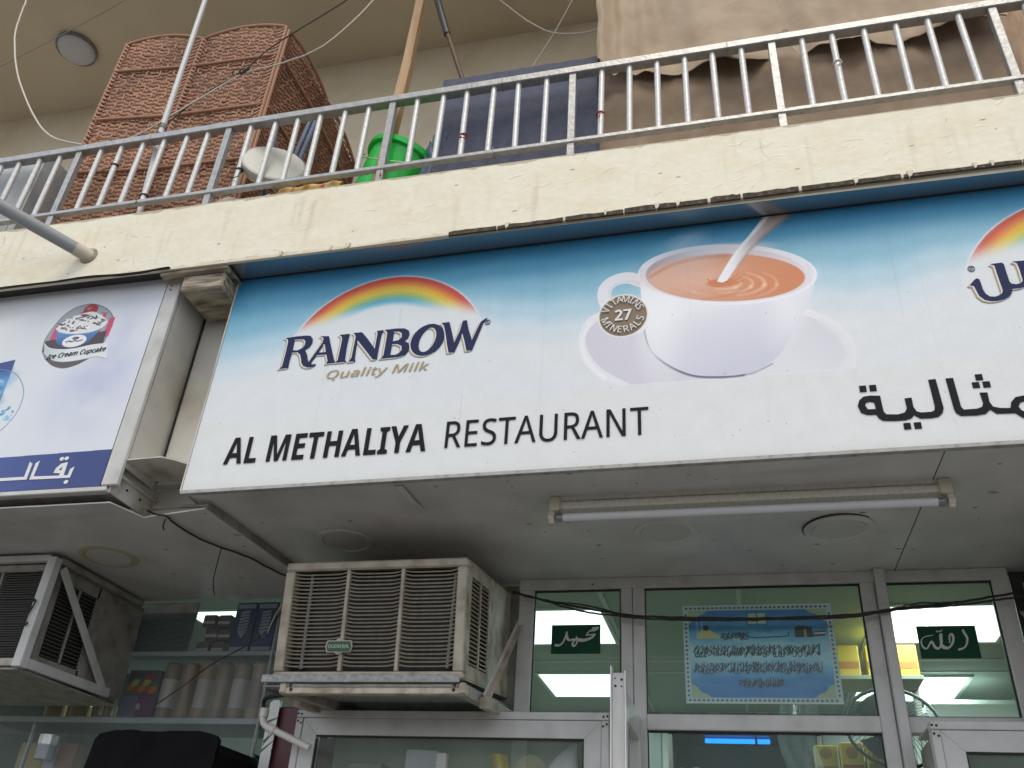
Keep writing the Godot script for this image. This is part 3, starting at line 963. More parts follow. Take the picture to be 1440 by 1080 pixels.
	c.poly(smoothed2([2.028, 0.930, 1.976, 0.855, 1.926, 0.792, 1.880, 0.715, 1.853, 0.664]) + V([1.870, 0.657]) + smoothed2([1.887, 0.664, 1.914, 0.706, 1.971, 0.785, 2.037, 0.856, 2.12, 0.930]), Color(0.93, 0.93, 0.945), 1.0, Color(0.70, 0.64, 0.63), Vector2(1.93, 0.80), Vector2(2.0, 0.775))
	c.line(smoothed2([2.118, 0.925, 2.035, 0.852, 1.972, 0.786, 1.925, 0.722]), 0.02, 0.006, Color(0.66, 0.55, 0.50), 0.55, 5.0)
	c.line(smoothed2([2.04, 0.925, 1.985, 0.855, 1.935, 0.79, 1.885, 0.71]), 0.014, 0.008, Color(0.96, 0.96, 0.97), 0.8, 4.0)
	# steam
	for q in [[1.73, 0.83, 0.07], [1.77, 0.87, 0.05], [1.79, 0.79, 0.08]]:
		c.ell(Vector2(q[0], q[1]), q[2], q[2] * 0.55, 0.3, Color(0.82, 0.86, 0.90), 0.36, 1.7)
	# round badge
	c.ell(Vector2(1.536, 0.562), 0.0855, 0.0895, 0.0, Color(0.91, 0.905, 0.89))
	c.ell(Vector2(1.536, 0.562), 0.0805, 0.0845, 0.0, Color(0.475, 0.405, 0.325))

func smoothed2(a: Array, step := 6) -> Array:
	var p := V(a)
	var q := []
	var m := p.size()
	for i in m - 1:
		for k in step:
			q.append(p[i].cubic_interpolate(p[i + 1], p[maxi(i - 1, 0)], p[mini(i + 2, m - 1)], float(k) / step))
	q.append(p[m - 1])
	return q

func ring_text(text: String, parent: Node3D, at: Vector2, r: float, a0: float, a1: float, tall: float, inward: bool, m: Material) -> void:
	# letters along a circle, from angle a0 to a1 (degrees, 0 = right, 90 = up)
	for i in text.length():
		var an := deg_to_rad(lerpf(a0, a1, (i + 0.5) / text.length()))
		var turn := an + (PI / 2 if inward else -PI / 2)
		var t := lettering("badge_letter", text[i], sans, m, parent, Vector3.ZERO, 0.0, tall, 0.0, turn)
		var bx: AABB = t.mesh.get_aabb()
		var ctr := t.transform.basis * (bx.position + bx.size / 2.0)
		var to := Vector3(at.x + cos(an) * r, at.y + sin(an) * r, 0.004)
		t.position = Vector3(to.x - ctr.x, to.y - ctr.y, to.z)

func main_sign() -> void:
	var s := thing("shop_sign", "wide white and blue milk advertising sign of the restaurant, with a cup of tea", "shop sign", Vector3(-1.843, 2.85, 1.0))
	s.rotation.y = -0.0105
	var fc := MB.new()
	var rip := noise(0.8, 63, 2)
	fc.sheet(148, 36, func(u: float, v: float): return Vector3(3.7 * u, -0.003 + 0.925 * v, 0.0009 * rip.get_noise_2d(u * 9.0, v * 1.2) * minf(1.0, 6.0 * minf(v, 1.0 - v)) - 0.0008))
	part("sign_face", fc, printed(main_print(), 0.38), s)
	part("sign_box", MB.new().box(Vector3(1.85, 0.458, -0.062), Vector3(3.698, 0.918, 0.12), 0.0), M.clad, s)
	part("bottom_trim", MB.new().box(Vector3(1.85, -0.0105, -0.006), Vector3(3.702, 0.013, 0.020), 0.001), grained([[0.0, lin(0.20, 0.17, 0.13)], [0.35, lin(0.36, 0.35, 0.33)], [1.0, lin(0.45, 0.44, 0.42)]], 0.5, 0.03, 33, 0.5), s)
	part("edge_trim", MB.new().box(Vector3(-0.0035, 0.458, -0.055), Vector3(0.005, 0.93, 0.116), 0.001), M.clad, s)
	var shiny := plain(lin(0.42, 0.43, 0.45), 0.22, 0.85)
	var ret := MB.new().slab(P([0.0, 0.001, 3.70, 0.001, 3.70, 0.066, 0.0, 0.105]), 0.924, 0.929)
	part("top_return", ret, shiny, s)
	part("top_lip", MB.new().box(Vector3(1.85, 0.9225, 0.002), Vector3(3.70, 0.003, 0.003), 0.0), M.black, s)
	# name of the restaurant
	lettering("name_lettering", "AL METHALIYA", sans_bold, M.letter_black, s, Vector3(0.138, 0.088, 0.0015), 0.745, 0.101)
	lettering("name_lettering_thin", "RESTAURANT", sans, M.letter_black, s, Vector3(0.948, 0.094, 0.0015), 0.665, 0.098)
	lettering("tagline", "Quality Milk", sans, M.letter_gold, s, Vector3(0.466, 0.408, 0.0015), 0.385, 0.034, 0.30)
	# arched wordmark: gold shadow letters behind dark blue ones
	var gl := {
		"R": [[[0.268, 0.608, 0.314, 0.611, 0.356, 0.610, 0.372, 0.606, 0.382, 0.593, 0.384, 0.575, 0.376, 0.557, 0.359, 0.545, 0.366, 0.535, 0.374, 0.520, 0.379, 0.502, 0.386, 0.489, 0.396, 0.480, 0.406, 0.476, 0.416, 0.477, 0.415, 0.470, 0.404, 0.464, 0.385, 0.465, 0.367, 0.474, 0.357, 0.489, 0.352, 0.508, 0.344, 0.527, 0.331, 0.538, 0.308, 0.538, 0.306, 0.500, 0.307, 0.471, 0.272, 0.470, 0.281, 0.481, 0.283, 0.540, 0.283, 0.587, 0.280, 0.601]], [[0.308, 0.597, 0.332, 0.596, 0.347, 0.594, 0.355, 0.584, 0.355, 0.568, 0.348, 0.554, 0.330, 0.546, 0.309, 0.548]]],
		"A": [[[0.413, 0.600, 0.447, 0.597, 0.457, 0.567, 0.472, 0.527, 0.487, 0.487, 0.495, 0.475, 0.459, 0.473, 0.462, 0.486, 0.452, 0.515, 0.413, 0.516, 0.401, 0.496, 0.394, 0.478, 0.386, 0.486, 0.402, 0.520, 0.425, 0.567, 0.428, 0.586, 0.424, 0.594]], [[0.432, 0.562, 0.417, 0.526, 0.448, 0.526, 0.437, 0.562]]],
		"I": [[[0.490, 0.597, 0.530, 0.598, 0.528, 0.566, 0.528, 0.528, 0.530, 0.485, 0.537, 0.474, 0.495, 0.474, 0.502, 0.485, 0.503, 0.530, 0.504, 0.572, 0.501, 0.588]], []],
		"N": [[[0.544, 0.600, 0.579, 0.599, 0.608, 0.564, 0.641, 0.519, 0.641, 0.553, 0.642, 0.588, 0.637, 0.598, 0.663, 0.599, 0.658, 0.586, 0.656, 0.552, 0.655, 0.472, 0.640, 0.473, 0.606, 0.516, 0.567, 0.565, 0.566, 0.534, 0.568, 0.485, 0.572, 0.472, 0.547, 0.473, 0.555, 0.490, 0.556, 0.545, 0.557, 0.580, 0.552, 0.592]], []],
		"B": [[[0.667, 0.599, 0.713, 0.600, 0.744, 0.597, 0.762, 0.586, 0.767, 0.570, 0.763, 0.553, 0.750, 0.541, 0.768, 0.530, 0.774, 0.514, 0.772, 0.496, 0.759, 0.478, 0.733, 0.473, 0.671, 0.473, 0.679, 0.487, 0.680, 0.549, 0.680, 0.584, 0.675, 0.593]], [[0.705, 0.587, 0.724, 0.586, 0.737, 0.577, 0.739, 0.559, 0.729, 0.547, 0.705, 0.544], [0.705, 0.532, 0.725, 0.531, 0.743, 0.521, 0.746, 0.504, 0.737, 0.489, 0.723, 0.484, 0.704, 0.485]]],
		"W": [[[0.885, 0.604, 0.914, 0.605, 0.924, 0.573, 0.941, 0.512, 0.957, 0.558, 0.965, 0.604, 0.979, 0.606, 0.989, 0.565, 1.006, 0.515, 1.021, 0.561, 1.033, 0.592, 1.054, 0.607, 1.042, 0.586, 1.029, 0.540, 1.009, 0.472, 0.990, 0.473, 0.979, 0.515, 0.968, 0.550, 0.959, 0.514, 0.945, 0.471, 0.925, 0.471, 0.916, 0.505, 0.903, 0.565, 0.895, 0.592]], []],
	}
	var ob := []
	var oi := []
	for k in 32:
		var an := TAU * k / 32
		ob.append_array([0.839 + 0.0625 * cos(an) + 0.004 * sin(an), 0.5365 + 0.068 * sin(an) + 0.003 * cos(an)])
		oi.append_array([0.839 + 0.031 * cos(an) + 0.006 * sin(an), 0.5365 + 0.052 * sin(an) + 0.004 * cos(an)])
	gl["O"] = [[ob], [oi]]
	for k in ["R", "A", "I", "N", "B", "O", "W"]:
		var outs := []
		var ins := []
		for q in gl[k][0]:
			outs.append(P(q))
		for q in gl[k][1]:
			ins.append(P(q))
		shadowed(s, outs, ins)
	# Arabic wordmark at the right, of which the photograph shows the last letters
	shadowed(s, [P([2.608, 0.539, 2.624, 0.558, 2.632, 0.563, 2.638, 0.560, 2.640, 0.547, 2.641, 0.518, 2.645, 0.502, 2.654, 0.490, 2.668, 0.487, 2.681, 0.491, 2.690, 0.498, 2.694, 0.509, 2.692, 0.565, 2.691, 0.605, 2.682, 0.613, 2.714, 0.614, 2.718, 0.607, 2.718, 0.582, 2.719, 0.538, 2.723, 0.530, 2.735, 0.526, 2.747, 0.528, 2.755, 0.536, 2.756, 0.548, 2.756, 0.587, 2.754, 0.606, 2.744, 0.614, 2.778, 0.613, 2.782, 0.606, 2.780, 0.573, 2.782, 0.540, 2.790, 0.528, 2.806, 0.526, 2.818, 0.532, 2.822, 0.548, 2.822, 0.600, 2.812, 0.613, 2.846, 0.613, 2.848, 0.560, 2.845, 0.530, 2.830, 0.514, 2.805, 0.508, 2.785, 0.513, 2.772, 0.522, 2.763, 0.518, 2.753, 0.513, 2.740, 0.510, 2.721, 0.510, 2.715, 0.494, 2.704, 0.482, 2.689, 0.474, 2.672, 0.471, 2.654, 0.472, 2.638, 0.479, 2.626, 0.496, 2.622, 0.517, 2.619, 0.535])], [])
	for q in [[2.625, 0.604], [1.0575, 0.588]]:
		var rg := MB.new()
		var o1 := PackedVector2Array()
		var o2 := PackedVector2Array()
		for k in 20:
			var an := TAU * k / 20
			o1.append(Vector2(q[0] + 0.0100 * cos(an), q[1] + 0.0108 * sin(an)))
			o2.append(Vector2(q[0] + 0.0086 * cos(an), q[1] + 0.0094 * sin(an)))
		glyph(rg, [o1], [o2], 0.0, 0.002)
		part("registered_ring", rg, M.letter_blue, s)
		lettering("registered_letter", "R", sans, M.letter_blue, s, Vector3(q[0] - 0.0035, q[1] - 0.005, 0.0015), 0.0075, 0.0098)
	# Arabic name
	for q in [[2.240, 0.209, 2.259, 0.209, 2.259, 0.188, 2.240, 0.188], [2.268, 0.209, 2.287, 0.209, 2.287, 0.188, 2.268, 0.188], [2.341, 0.073, 2.360, 0.073, 2.360, 0.053, 2.341, 0.053], [2.369, 0.073, 2.388, 0.073, 2.388, 0.053, 2.369, 0.053], [2.558, 0.218, 2.577, 0.218, 2.577, 0.198, 2.558, 0.198], [2.545, 0.192, 2.564, 0.192, 2.564, 0.173, 2.545, 0.173], [2.573, 0.192, 2.592, 0.192, 2.592, 0.172, 2.573, 0.172]]:
		part("arabic_dot", MB.new().flat(P(q), 0.0, 0.002), M.letter_black, s)
	var a1 := MB.new()
	glyph(a1, [P([2.227, 0.142, 2.234, 0.160, 2.247, 0.171, 2.265, 0.173, 2.293, 0.170, 2.294, 0.138, 2.295, 0.115, 2.301, 0.106, 2.332, 0.103, 2.351, 0.108, 2.359, 0.122, 2.358, 0.155, 2.377, 0.156, 2.377, 0.124, 2.383, 0.109, 2.395, 0.104, 2.422, 0.104, 2.431, 0.109, 2.434, 0.124, 2.432, 0.212, 2.452, 0.213, 2.456, 0.113, 2.450, 0.098, 2.438, 0.087, 2.418, 0.084, 2.389, 0.085, 2.374, 0.098, 2.366, 0.088, 2.349, 0.083, 2.322, 0.083, 2.289, 0.086, 2.278, 0.096, 2.274, 0.108, 2.249, 0.109, 2.233, 0.118])], [P([2.247, 0.142, 2.252, 0.151, 2.262, 0.153, 2.274, 0.149, 2.275, 0.126, 2.253, 0.127])], 0.0, 0.002)
	part("arabic_lettering", a1, M.letter_black, s)
	var a2 := MB.new()
	glyph(a2, [P([2.479, 0.212, 2.499, 0.212, 2.502, 0.114, 2.507, 0.104, 2.542, 0.104, 2.556, 0.109, 2.561, 0.121, 2.559, 0.156, 2.579, 0.155, 2.578, 0.123, 2.584, 0.107, 2.602, 0.101, 2.627, 0.099, 2.633, 0.118, 2.647, 0.133, 2.672, 0.137, 2.690, 0.130, 2.700, 0.110, 2.697, 0.085, 2.685, 0.068, 2.666, 0.063, 2.651, 0.066, 2.636, 0.082, 2.589, 0.084, 2.575, 0.099, 2.561, 0.086, 2.538, 0.083, 2.496, 0.085, 2.485, 0.095, 2.482, 0.111])], [P([2.648, 0.101, 2.655, 0.115, 2.665, 0.118, 2.677, 0.113, 2.680, 0.099, 2.674, 0.086, 2.663, 0.083, 2.654, 0.088])], 0.0, 0.002)
	part("arabic_lettering", a2, M.letter_black, s)
	# lettering of the badge
	lettering("badge_number", "27", sans_bold, M.letter_white, s, Vector3(1.508, 0.538, 0.0015), 0.057, 0.044)
	ring_text("VITAMINS", s, Vector2(1.536, 0.562), 0.0625, 168, 12, 0.026, false, M.letter_white)
	ring_text("MINERALS", s, Vector2(1.536, 0.562), 0.0625, 192, 348, 0.026, true, M.letter_white)

func shadowed(s: Node3D, outs: Array, ins: Array) -> void:
	var b := MB.new()
	glyph(b, outs, ins, 0.0, 0.003)
	var l := part("letter", b, M.letter_blue, s)
	var g := MB.new()
	glyph(g, outs, ins, 0.0, 0.0012, Vector2(-0.0085, -0.0055))
	part("letter_shadow", g, M.letter_gold, l)
	var hl := MB.new()
	glyph(hl, outs, ins, 0.0, 0.002, Vector2(-0.0045, -0.003))
	part("letter_highlight", hl, M.letter_white, l)

func left_print() -> ImageTexture:
	# 1.2 m wide, 0.93 m tall; u runs from -1.2 to 0
	var white := Color(0.845, 0.858, 0.885)
	var c := Canvas.new(1024, 794, 853.0, Vector2(-1.2, 0.0), white)
	var f := noise(0.004, 71, 3)
	for y in 794:
		for x in 1024:
			var u := -1.2 + x / 853.0
			var v := (794 - y) / 853.0
			var k := white.lerp(Color(0.90, 0.905, 0.905), clampf(-u * 1.1 - 0.25 + (v - 0.5) * 0.3, 0, 1))
			var blob := exp(-pow((u + 0.20) / 0.16, 2) - pow((v - 0.40) / 0.16, 2)) + 0.7 * exp(-pow((u + 0.13) / 0.10, 2) - pow((v - 0.62) / 0.2, 2))
			k = k.lerp(Color(0.72, 0.745, 0.845), clampf(0.75 * blob * (0.8 + 0.8 * f.get_noise_2d(x, y)), 0, 1))
			if v < 0.142 + 0.008 * (u + 0.5):
				k = Color(0.16, 0.22, 0.47).lerp(Color(0.235, 0.36, 0.62), clampf(-u * 1.7 - 0.2, 0, 1))
			c.im.set_pixel(x, y, k)
	# cut-off picture of a blue bottle and a swirl of water
	c.poly(V([-0.80, 0.545, -0.667, 0.580, -0.597, 0.590, -0.592, 0.53, -0.585, 0.40, -0.62, 0.30, -0.80, 0.20]), Color(0.16, 0.33, 0.62), 1.0, Color(0.50, 0.74, 0.88), Vector2(-0.60, 0.60), Vector2(-0.66, 0.38))
	c.poly(V([-0.80, 0.545, -0.667, 0.58, -0.597, 0.59, -0.593, 0.54, -0.70, 0.525, -0.80, 0.50]), Color(0.17, 0.24, 0.50), 0.9)
	for k in 26:
		c.ell(Vector2(rng.randf_range(-0.72, -0.61), rng.randf_range(0.30, 0.56)), rng.randf_range(0.02, 0.05), rng.randf_range(0.012, 0.04), rng.randf_range(-0.5, 0.5), [Color(0.14, 0.30, 0.58), Color(0.62, 0.82, 0.92), Color(0.22, 0.50, 0.74)][k % 3], 0.4, 1.3)
	for k in 60:
		c.ell(Vector2(rng.randf_range(-0.72, -0.60), rng.randf_range(0.26, 0.52)), rng.randf_range(0.006, 0.03), rng.randf_range(0.004, 0.014), rng.randf_range(-0.5, 0.5), [Color(0.25, 0.45, 0.70), Color(0.75, 0.88, 0.94), Color(0.88, 0.93, 0.95), Color(0.30, 0.58, 0.78)][k % 4], 0.6, 0.8)
	c.line(smoothed2([-0.72, 0.535, -0.66, 0.548, -0.592, 0.532, -0.539, 0.496, -0.495, 0.436, -0.482, 0.374, -0.492, 0.314, -0.53, 0.257, -0.60, 0.20]), 0.004, 0.005, Color(0.42, 0.55, 0.66), 0.8, 2.0)
	for k in 90:
		var a := rng.randf()
		var p := Vector2(-0.50, 0.33).lerp(Vector2(-0.64, 0.19), a) + Vector2(rng.randf_range(-0.05, 0.006), rng.randf_range(-0.01, 0.06))
		c.ell(p, rng.randf_range(0.004, 0.014), rng.randf_range(0.003, 0.008), rng.randf_range(-0.5, 0.5), [Color(0.20, 0.48, 0.68), Color(0.55, 0.78, 0.86), Color(0.80, 0.90, 0.94)][k % 3], 0.7, 0.8)
	# round picture of a cup of ice cream with a ribbon
	var disc := smoothed2([-0.485, 0.618, -0.494, 0.677, -0.476, 0.743, -0.447, 0.796, -0.402, 0.829, -0.332, 0.839, -0.259, 0.812, -0.213, 0.773, -0.193, 0.732, -0.193, 0.686, -0.203, 0.63]) + smoothed2([-0.250, 0.557, -0.293, 0.534, -0.348, 0.524, -0.405, 0.541, -0.455, 0.578])
	c.poly(disc, Color(0.50, 0.50, 0.50))
	var inner := []
	for p in disc:
		inner.append(Vector2(-0.343, 0.683) + (p - Vector2(-0.343, 0.683)) * 0.965)
	c.poly(inner, Color(0.60, 0.63, 0.66))
	for q in [-0.47, -0.425, -0.375, -0.27, -0.222]:
		c.poly(V([q, 0.66, q + 0.028, 0.66, q + 0.03, 0.825 - absf(q + 0.335) * 0.62, q + 0.006, 0.825 - absf(q + 0.335) * 0.62]), Color(0.78, 0.27, 0.42))
	c.poly(V([-0.487, 0.668, -0.21, 0.690, -0.205, 0.60, -0.30, 0.555, -0.48, 0.615]), Color(0.26, 0.20, 0.22))
	c.poly(smoothed2([-0.455, 0.580, -0.405, 0.543, -0.348, 0.526, -0.293, 0.536, -0.25, 0.559]) + V([-0.36, 0.566]), Color(0.33, 0.29, 0.30))
	c.ell(Vector2(-0.325, 0.806), 0.034, 0.03, 0.0, Color(0.62, 0.14, 0.16))
	c.ell(Vector2(-0.335, 0.815), 0.011, 0.008, 0.0, Color(0.85, 0.45, 0.45), 0.8, 0.8)
	c.poly(V([-0.452, 0.72, -0.432, 0.655, -0.40, 0.632, -0.327, 0.624, -0.278, 0.641, -0.232, 0.72]), Color(0.40, 0.60, 0.80), 1.0, Color(0.16, 0.30, 0.55), Vector2(-0.34, 0.72), Vector2(-0.34, 0.63))
	c.poly(smoothed2([-0.462, 0.727, -0.431, 0.760, -0.362, 0.790, -0.308, 0.795, -0.252, 0.765, -0.222, 0.735, -0.241, 0.706, -0.295, 0.690, -0.376, 0.692, -0.434, 0.706, -0.462, 0.727]), Color(0.88, 0.88, 0.88))
	for k in 70:
		var an := rng.randf() * TAU
		var rr := sqrt(rng.randf())
		var p := Vector2(-0.343 + 0.10 * rr * cos(an), 0.744 + 0.042 * rr * sin(an))
		c.line([p, p + Vector2(rng.randf_range(-0.028, 0.028), rng.randf_range(-0.010, 0.014))], rng.randf_range(0.004, 0.011), 0.003, [Color(0.24, 0.19, 0.20), Color(0.42, 0.38, 0.40), Color(0.93, 0.93, 0.92)][k % 3], 0.95)
	c.ell(Vector2(-0.347, 0.655), 0.056, 0.030, 0.0, Color(0.90, 0.90, 0.90))
	c.ell(Vector2(-0.345, 0.668), 0.016, 0.007, 0.0, Color(0.25, 0.28, 0.40))
	c.line(V([-0.385, 0.653, -0.372, 0.657, -0.36, 0.652, -0.345, 0.656, -0.33, 0.652, -0.31, 0.656]), 0.006, 0.005, Color(0.25, 0.25, 0.35))
	c.poly(smoothed2([-0.488, 0.657, -0.452, 0.631, -0.387, 0.618, -0.324, 0.618, -0.257, 0.627, -0.183, 0.628]) + smoothed2([-0.164, 0.553, -0.212, 0.566, -0.249, 0.563, -0.301, 0.556, -0.364, 0.556, -0.42, 0.570, -0.469, 0.604]), Color(0.74, 0.79, 0.80), 1.0, Color(0.86, 0.875, 0.885), Vector2(-0.48, 0.6), Vector2(-0.36, 0.6))
	c.line(smoothed2([-0.488, 0.657, -0.452, 0.631, -0.387, 0.618, -0.324, 0.618, -0.257, 0.627, -0.183, 0.628]), 0.003, 0.002, Color(0.95, 0.95, 0.95), 0.9, 1.0)
	c.line(smoothed2([-0.469, 0.603, -0.42, 0.570, -0.364, 0.556, -0.301, 0.556, -0.249, 0.563, -0.212, 0.566, -0.164, 0.553]), 0.003, 0.002, Color(0.45, 0.46, 0.47), 0.9, 1.0)
	return c.tex()

func left_sign() -> void:
	var s := thing("shop_sign", "white grocery sign with ice cream emblem and blue band of Arabic lettering", "shop sign", Vector3(-2.138, 2.857, 1.05))
	var fc := MB.new()
	fc.quad(Vector3(-1.2, 0, 0), Vector3(0, 0, 0), Vector3(0, 0.93, 0), Vector3(-1.2, 0.93, 0))
	part("sign_face", fc, printed(left_print(), 0.35), s)
	part("sign_box", MB.new().box(Vector3(-0.66, 0.464, -0.09), Vector3(1.30, 0.926, 0.176), 0.0), M.clad, s)
	# folded aluminium corner
	part("corner_trim", MB.new().box(Vector3(0.0345, 0.478, -0.008), Vector3(0.065, 0.955, 0.022), 0.004), M.white_metal, s)
	part("side_panel", MB.new().box(Vector3(0.062, 0.478, -0.108), Vector3(0.008, 0.80, 0.172), 0.0), M.clad, s)
	part("bottom_trim", MB.new().box(Vector3(-0.60, -0.012, -0.012), Vector3(1.26, 0.018, 0.032), 0.003), M.white_metal, s)
	part("bottom_pan", MB.new().box(Vector3(-0.60, -0.008, -0.10), Vector3(1.26, 0.012, 0.14), 0.0), M.ac_grey, s)
	for k in 2:
		part("rivet", MB.new().lathe([Vector2(0.004, -0.002), Vector2(0.003, 0.002), Vector2(0.0, 0.003)], Vector3(0.028, 0.88 - 0.02 * k, 0.004), 8, Basis(Vector3.RIGHT, PI / 2)), M.black, s)
	var lt := "lettering"
	var a := MB.new()
	glyph(a, [P([-0.133, 0.083, -0.136, 0.039, -0.307, 0.041, -0.306, 0.107, -0.292, 0.117, -0.294, 0.053, -0.185, 0.050, -0.184, 0.059, -0.213, 0.062, -0.210, 0.081, -0.194, 0.098, -0.168, 0.103, -0.166, 0.050, -0.149, 0.050, -0.147, 0.074])], [P([-0.196, 0.073, -0.183, 0.087, -0.183, 0.071])], 0.0, 0.002)
	part(lt, a, M.letter_white, s)
	var b := MB.new()
	b.flat(P([-0.334, 0.115, -0.320, 0.106, -0.320, 0.042, -0.62, 0.042, -0.62, 0.055, -0.334, 0.054]), 0.0, 0.002)
	part(lt, b, M.letter_white, s)
	for q in [[-0.199, 0.118], [-0.179, 0.119], [-0.146, 0.023]]:
		var cp := PackedVector2Array()
		for k in 14:
			cp.append(Vector2(q[0] + 0.0088 * cos(TAU * k / 14), q[1] + 0.0078 * sin(TAU * k / 14)))
		part("lettering_dot", MB.new().flat(cp, 0.0, 0.002), M.letter_white, s)
	lettering("emblem_lettering", "Ice Cream Cupcake", sans, M.letter_black, s, Vector3(-0.447, 0.575, 0.001), 0.262, 0.022, 0.35, 0.055)
	# bent black flashing over it
	var bl := MB.new()
	var f := noise(0.9, 77, 2)
	bl.sheet(60, 3, func(u: float, v: float):
		var x := lerpf(-3.5, -2.085, u)
		var sag := 0.012 * f.get_noise_2d(x * 3.0, 0.0) + 0.006 * sin(x * 9.0)
		return Vector3(x, 3.768 + 0.021 * v + 0.5 * sag * (1.0 - v), lerpf(1.132, 1.035, v) + 0.006 * f.get_noise_2d(x * 2.0, 9.0) * (1.0 - v)), 0.003)
	solo("roof_flashing", bl, plain(lin(0.03, 0.028, 0.027), 0.7), "black sheet flashing sagging over the top of the grocery sign", "flashing")
	# recess between the two signs
	var r := thing("infill_panel", "grubby beige sheet metal infill in the gap between the two signs", "panel", Vector3(-1.96, 2.85, 0.86))
	part("back_panel", MB.new().box(Vector3(-0.0, 0.50, -0.006), Vector3(0.20, 0.80, 0.008), 0.0), M.clad, r)
	part("dark_joint", MB.new().box(Vector3(-0.101, 0.5, 0.004), Vector3(0.006, 0.79, 0.006), 0.0), M.black, r)
	part("bottom_tray", MB.new().slab(P([-0.183, 0.178, 0.030, 0.186, 0.066, 0.160, 0.118, 0.10, 0.118, -0.06, -0.16, -0.06]), 0.108, 0.113), M.grubby, r)
	part("side_strip", MB.new().box(Vector3(-0.142, 0.045, 0.06), Vector3(0.006, 0.118, 0.24), 0.0), M.grubby, r)
	part("strip_fold", MB.new().box(Vector3(-0.134, 0.06, 0.06), Vector3(0.014, 0.012, 0.24), 0.003), M.clad, r)
	part("back_strip", MB.new().box(Vector3(0.0, 0.045, -0.07), Vector3(0.28, 0.118, 0.006), 0.0), M.clad, r)
	part("strip_fold", MB.new().box(Vector3(0.0, 0.035, -0.062), Vector3(0.27, 0.012, 0.012), 0.003), M.grubby, r)
	for q in [[-0.1375, 0.03, 0.10], [-0.1375, 0.03, 0.02]]:
		part("screw", MB.new().lathe([Vector2(0.005, 0.0), Vector2(0.004, 0.003), Vector2(0.0, 0.004)], Vector3(q[0], q[1], q[2]), 8, Basis(Vector3(0, 0, 1), -PI / 2)), M.black, r)
	part("screw", MB.new().lathe([Vector2(0.005, 0.0), Vector2(0.004, 0.003), Vector2(0.0, 0.004)], Vector3(0.06, 0.075, -0.066), 8, Basis(Vector3.RIGHT, PI / 2)), M.black, r)

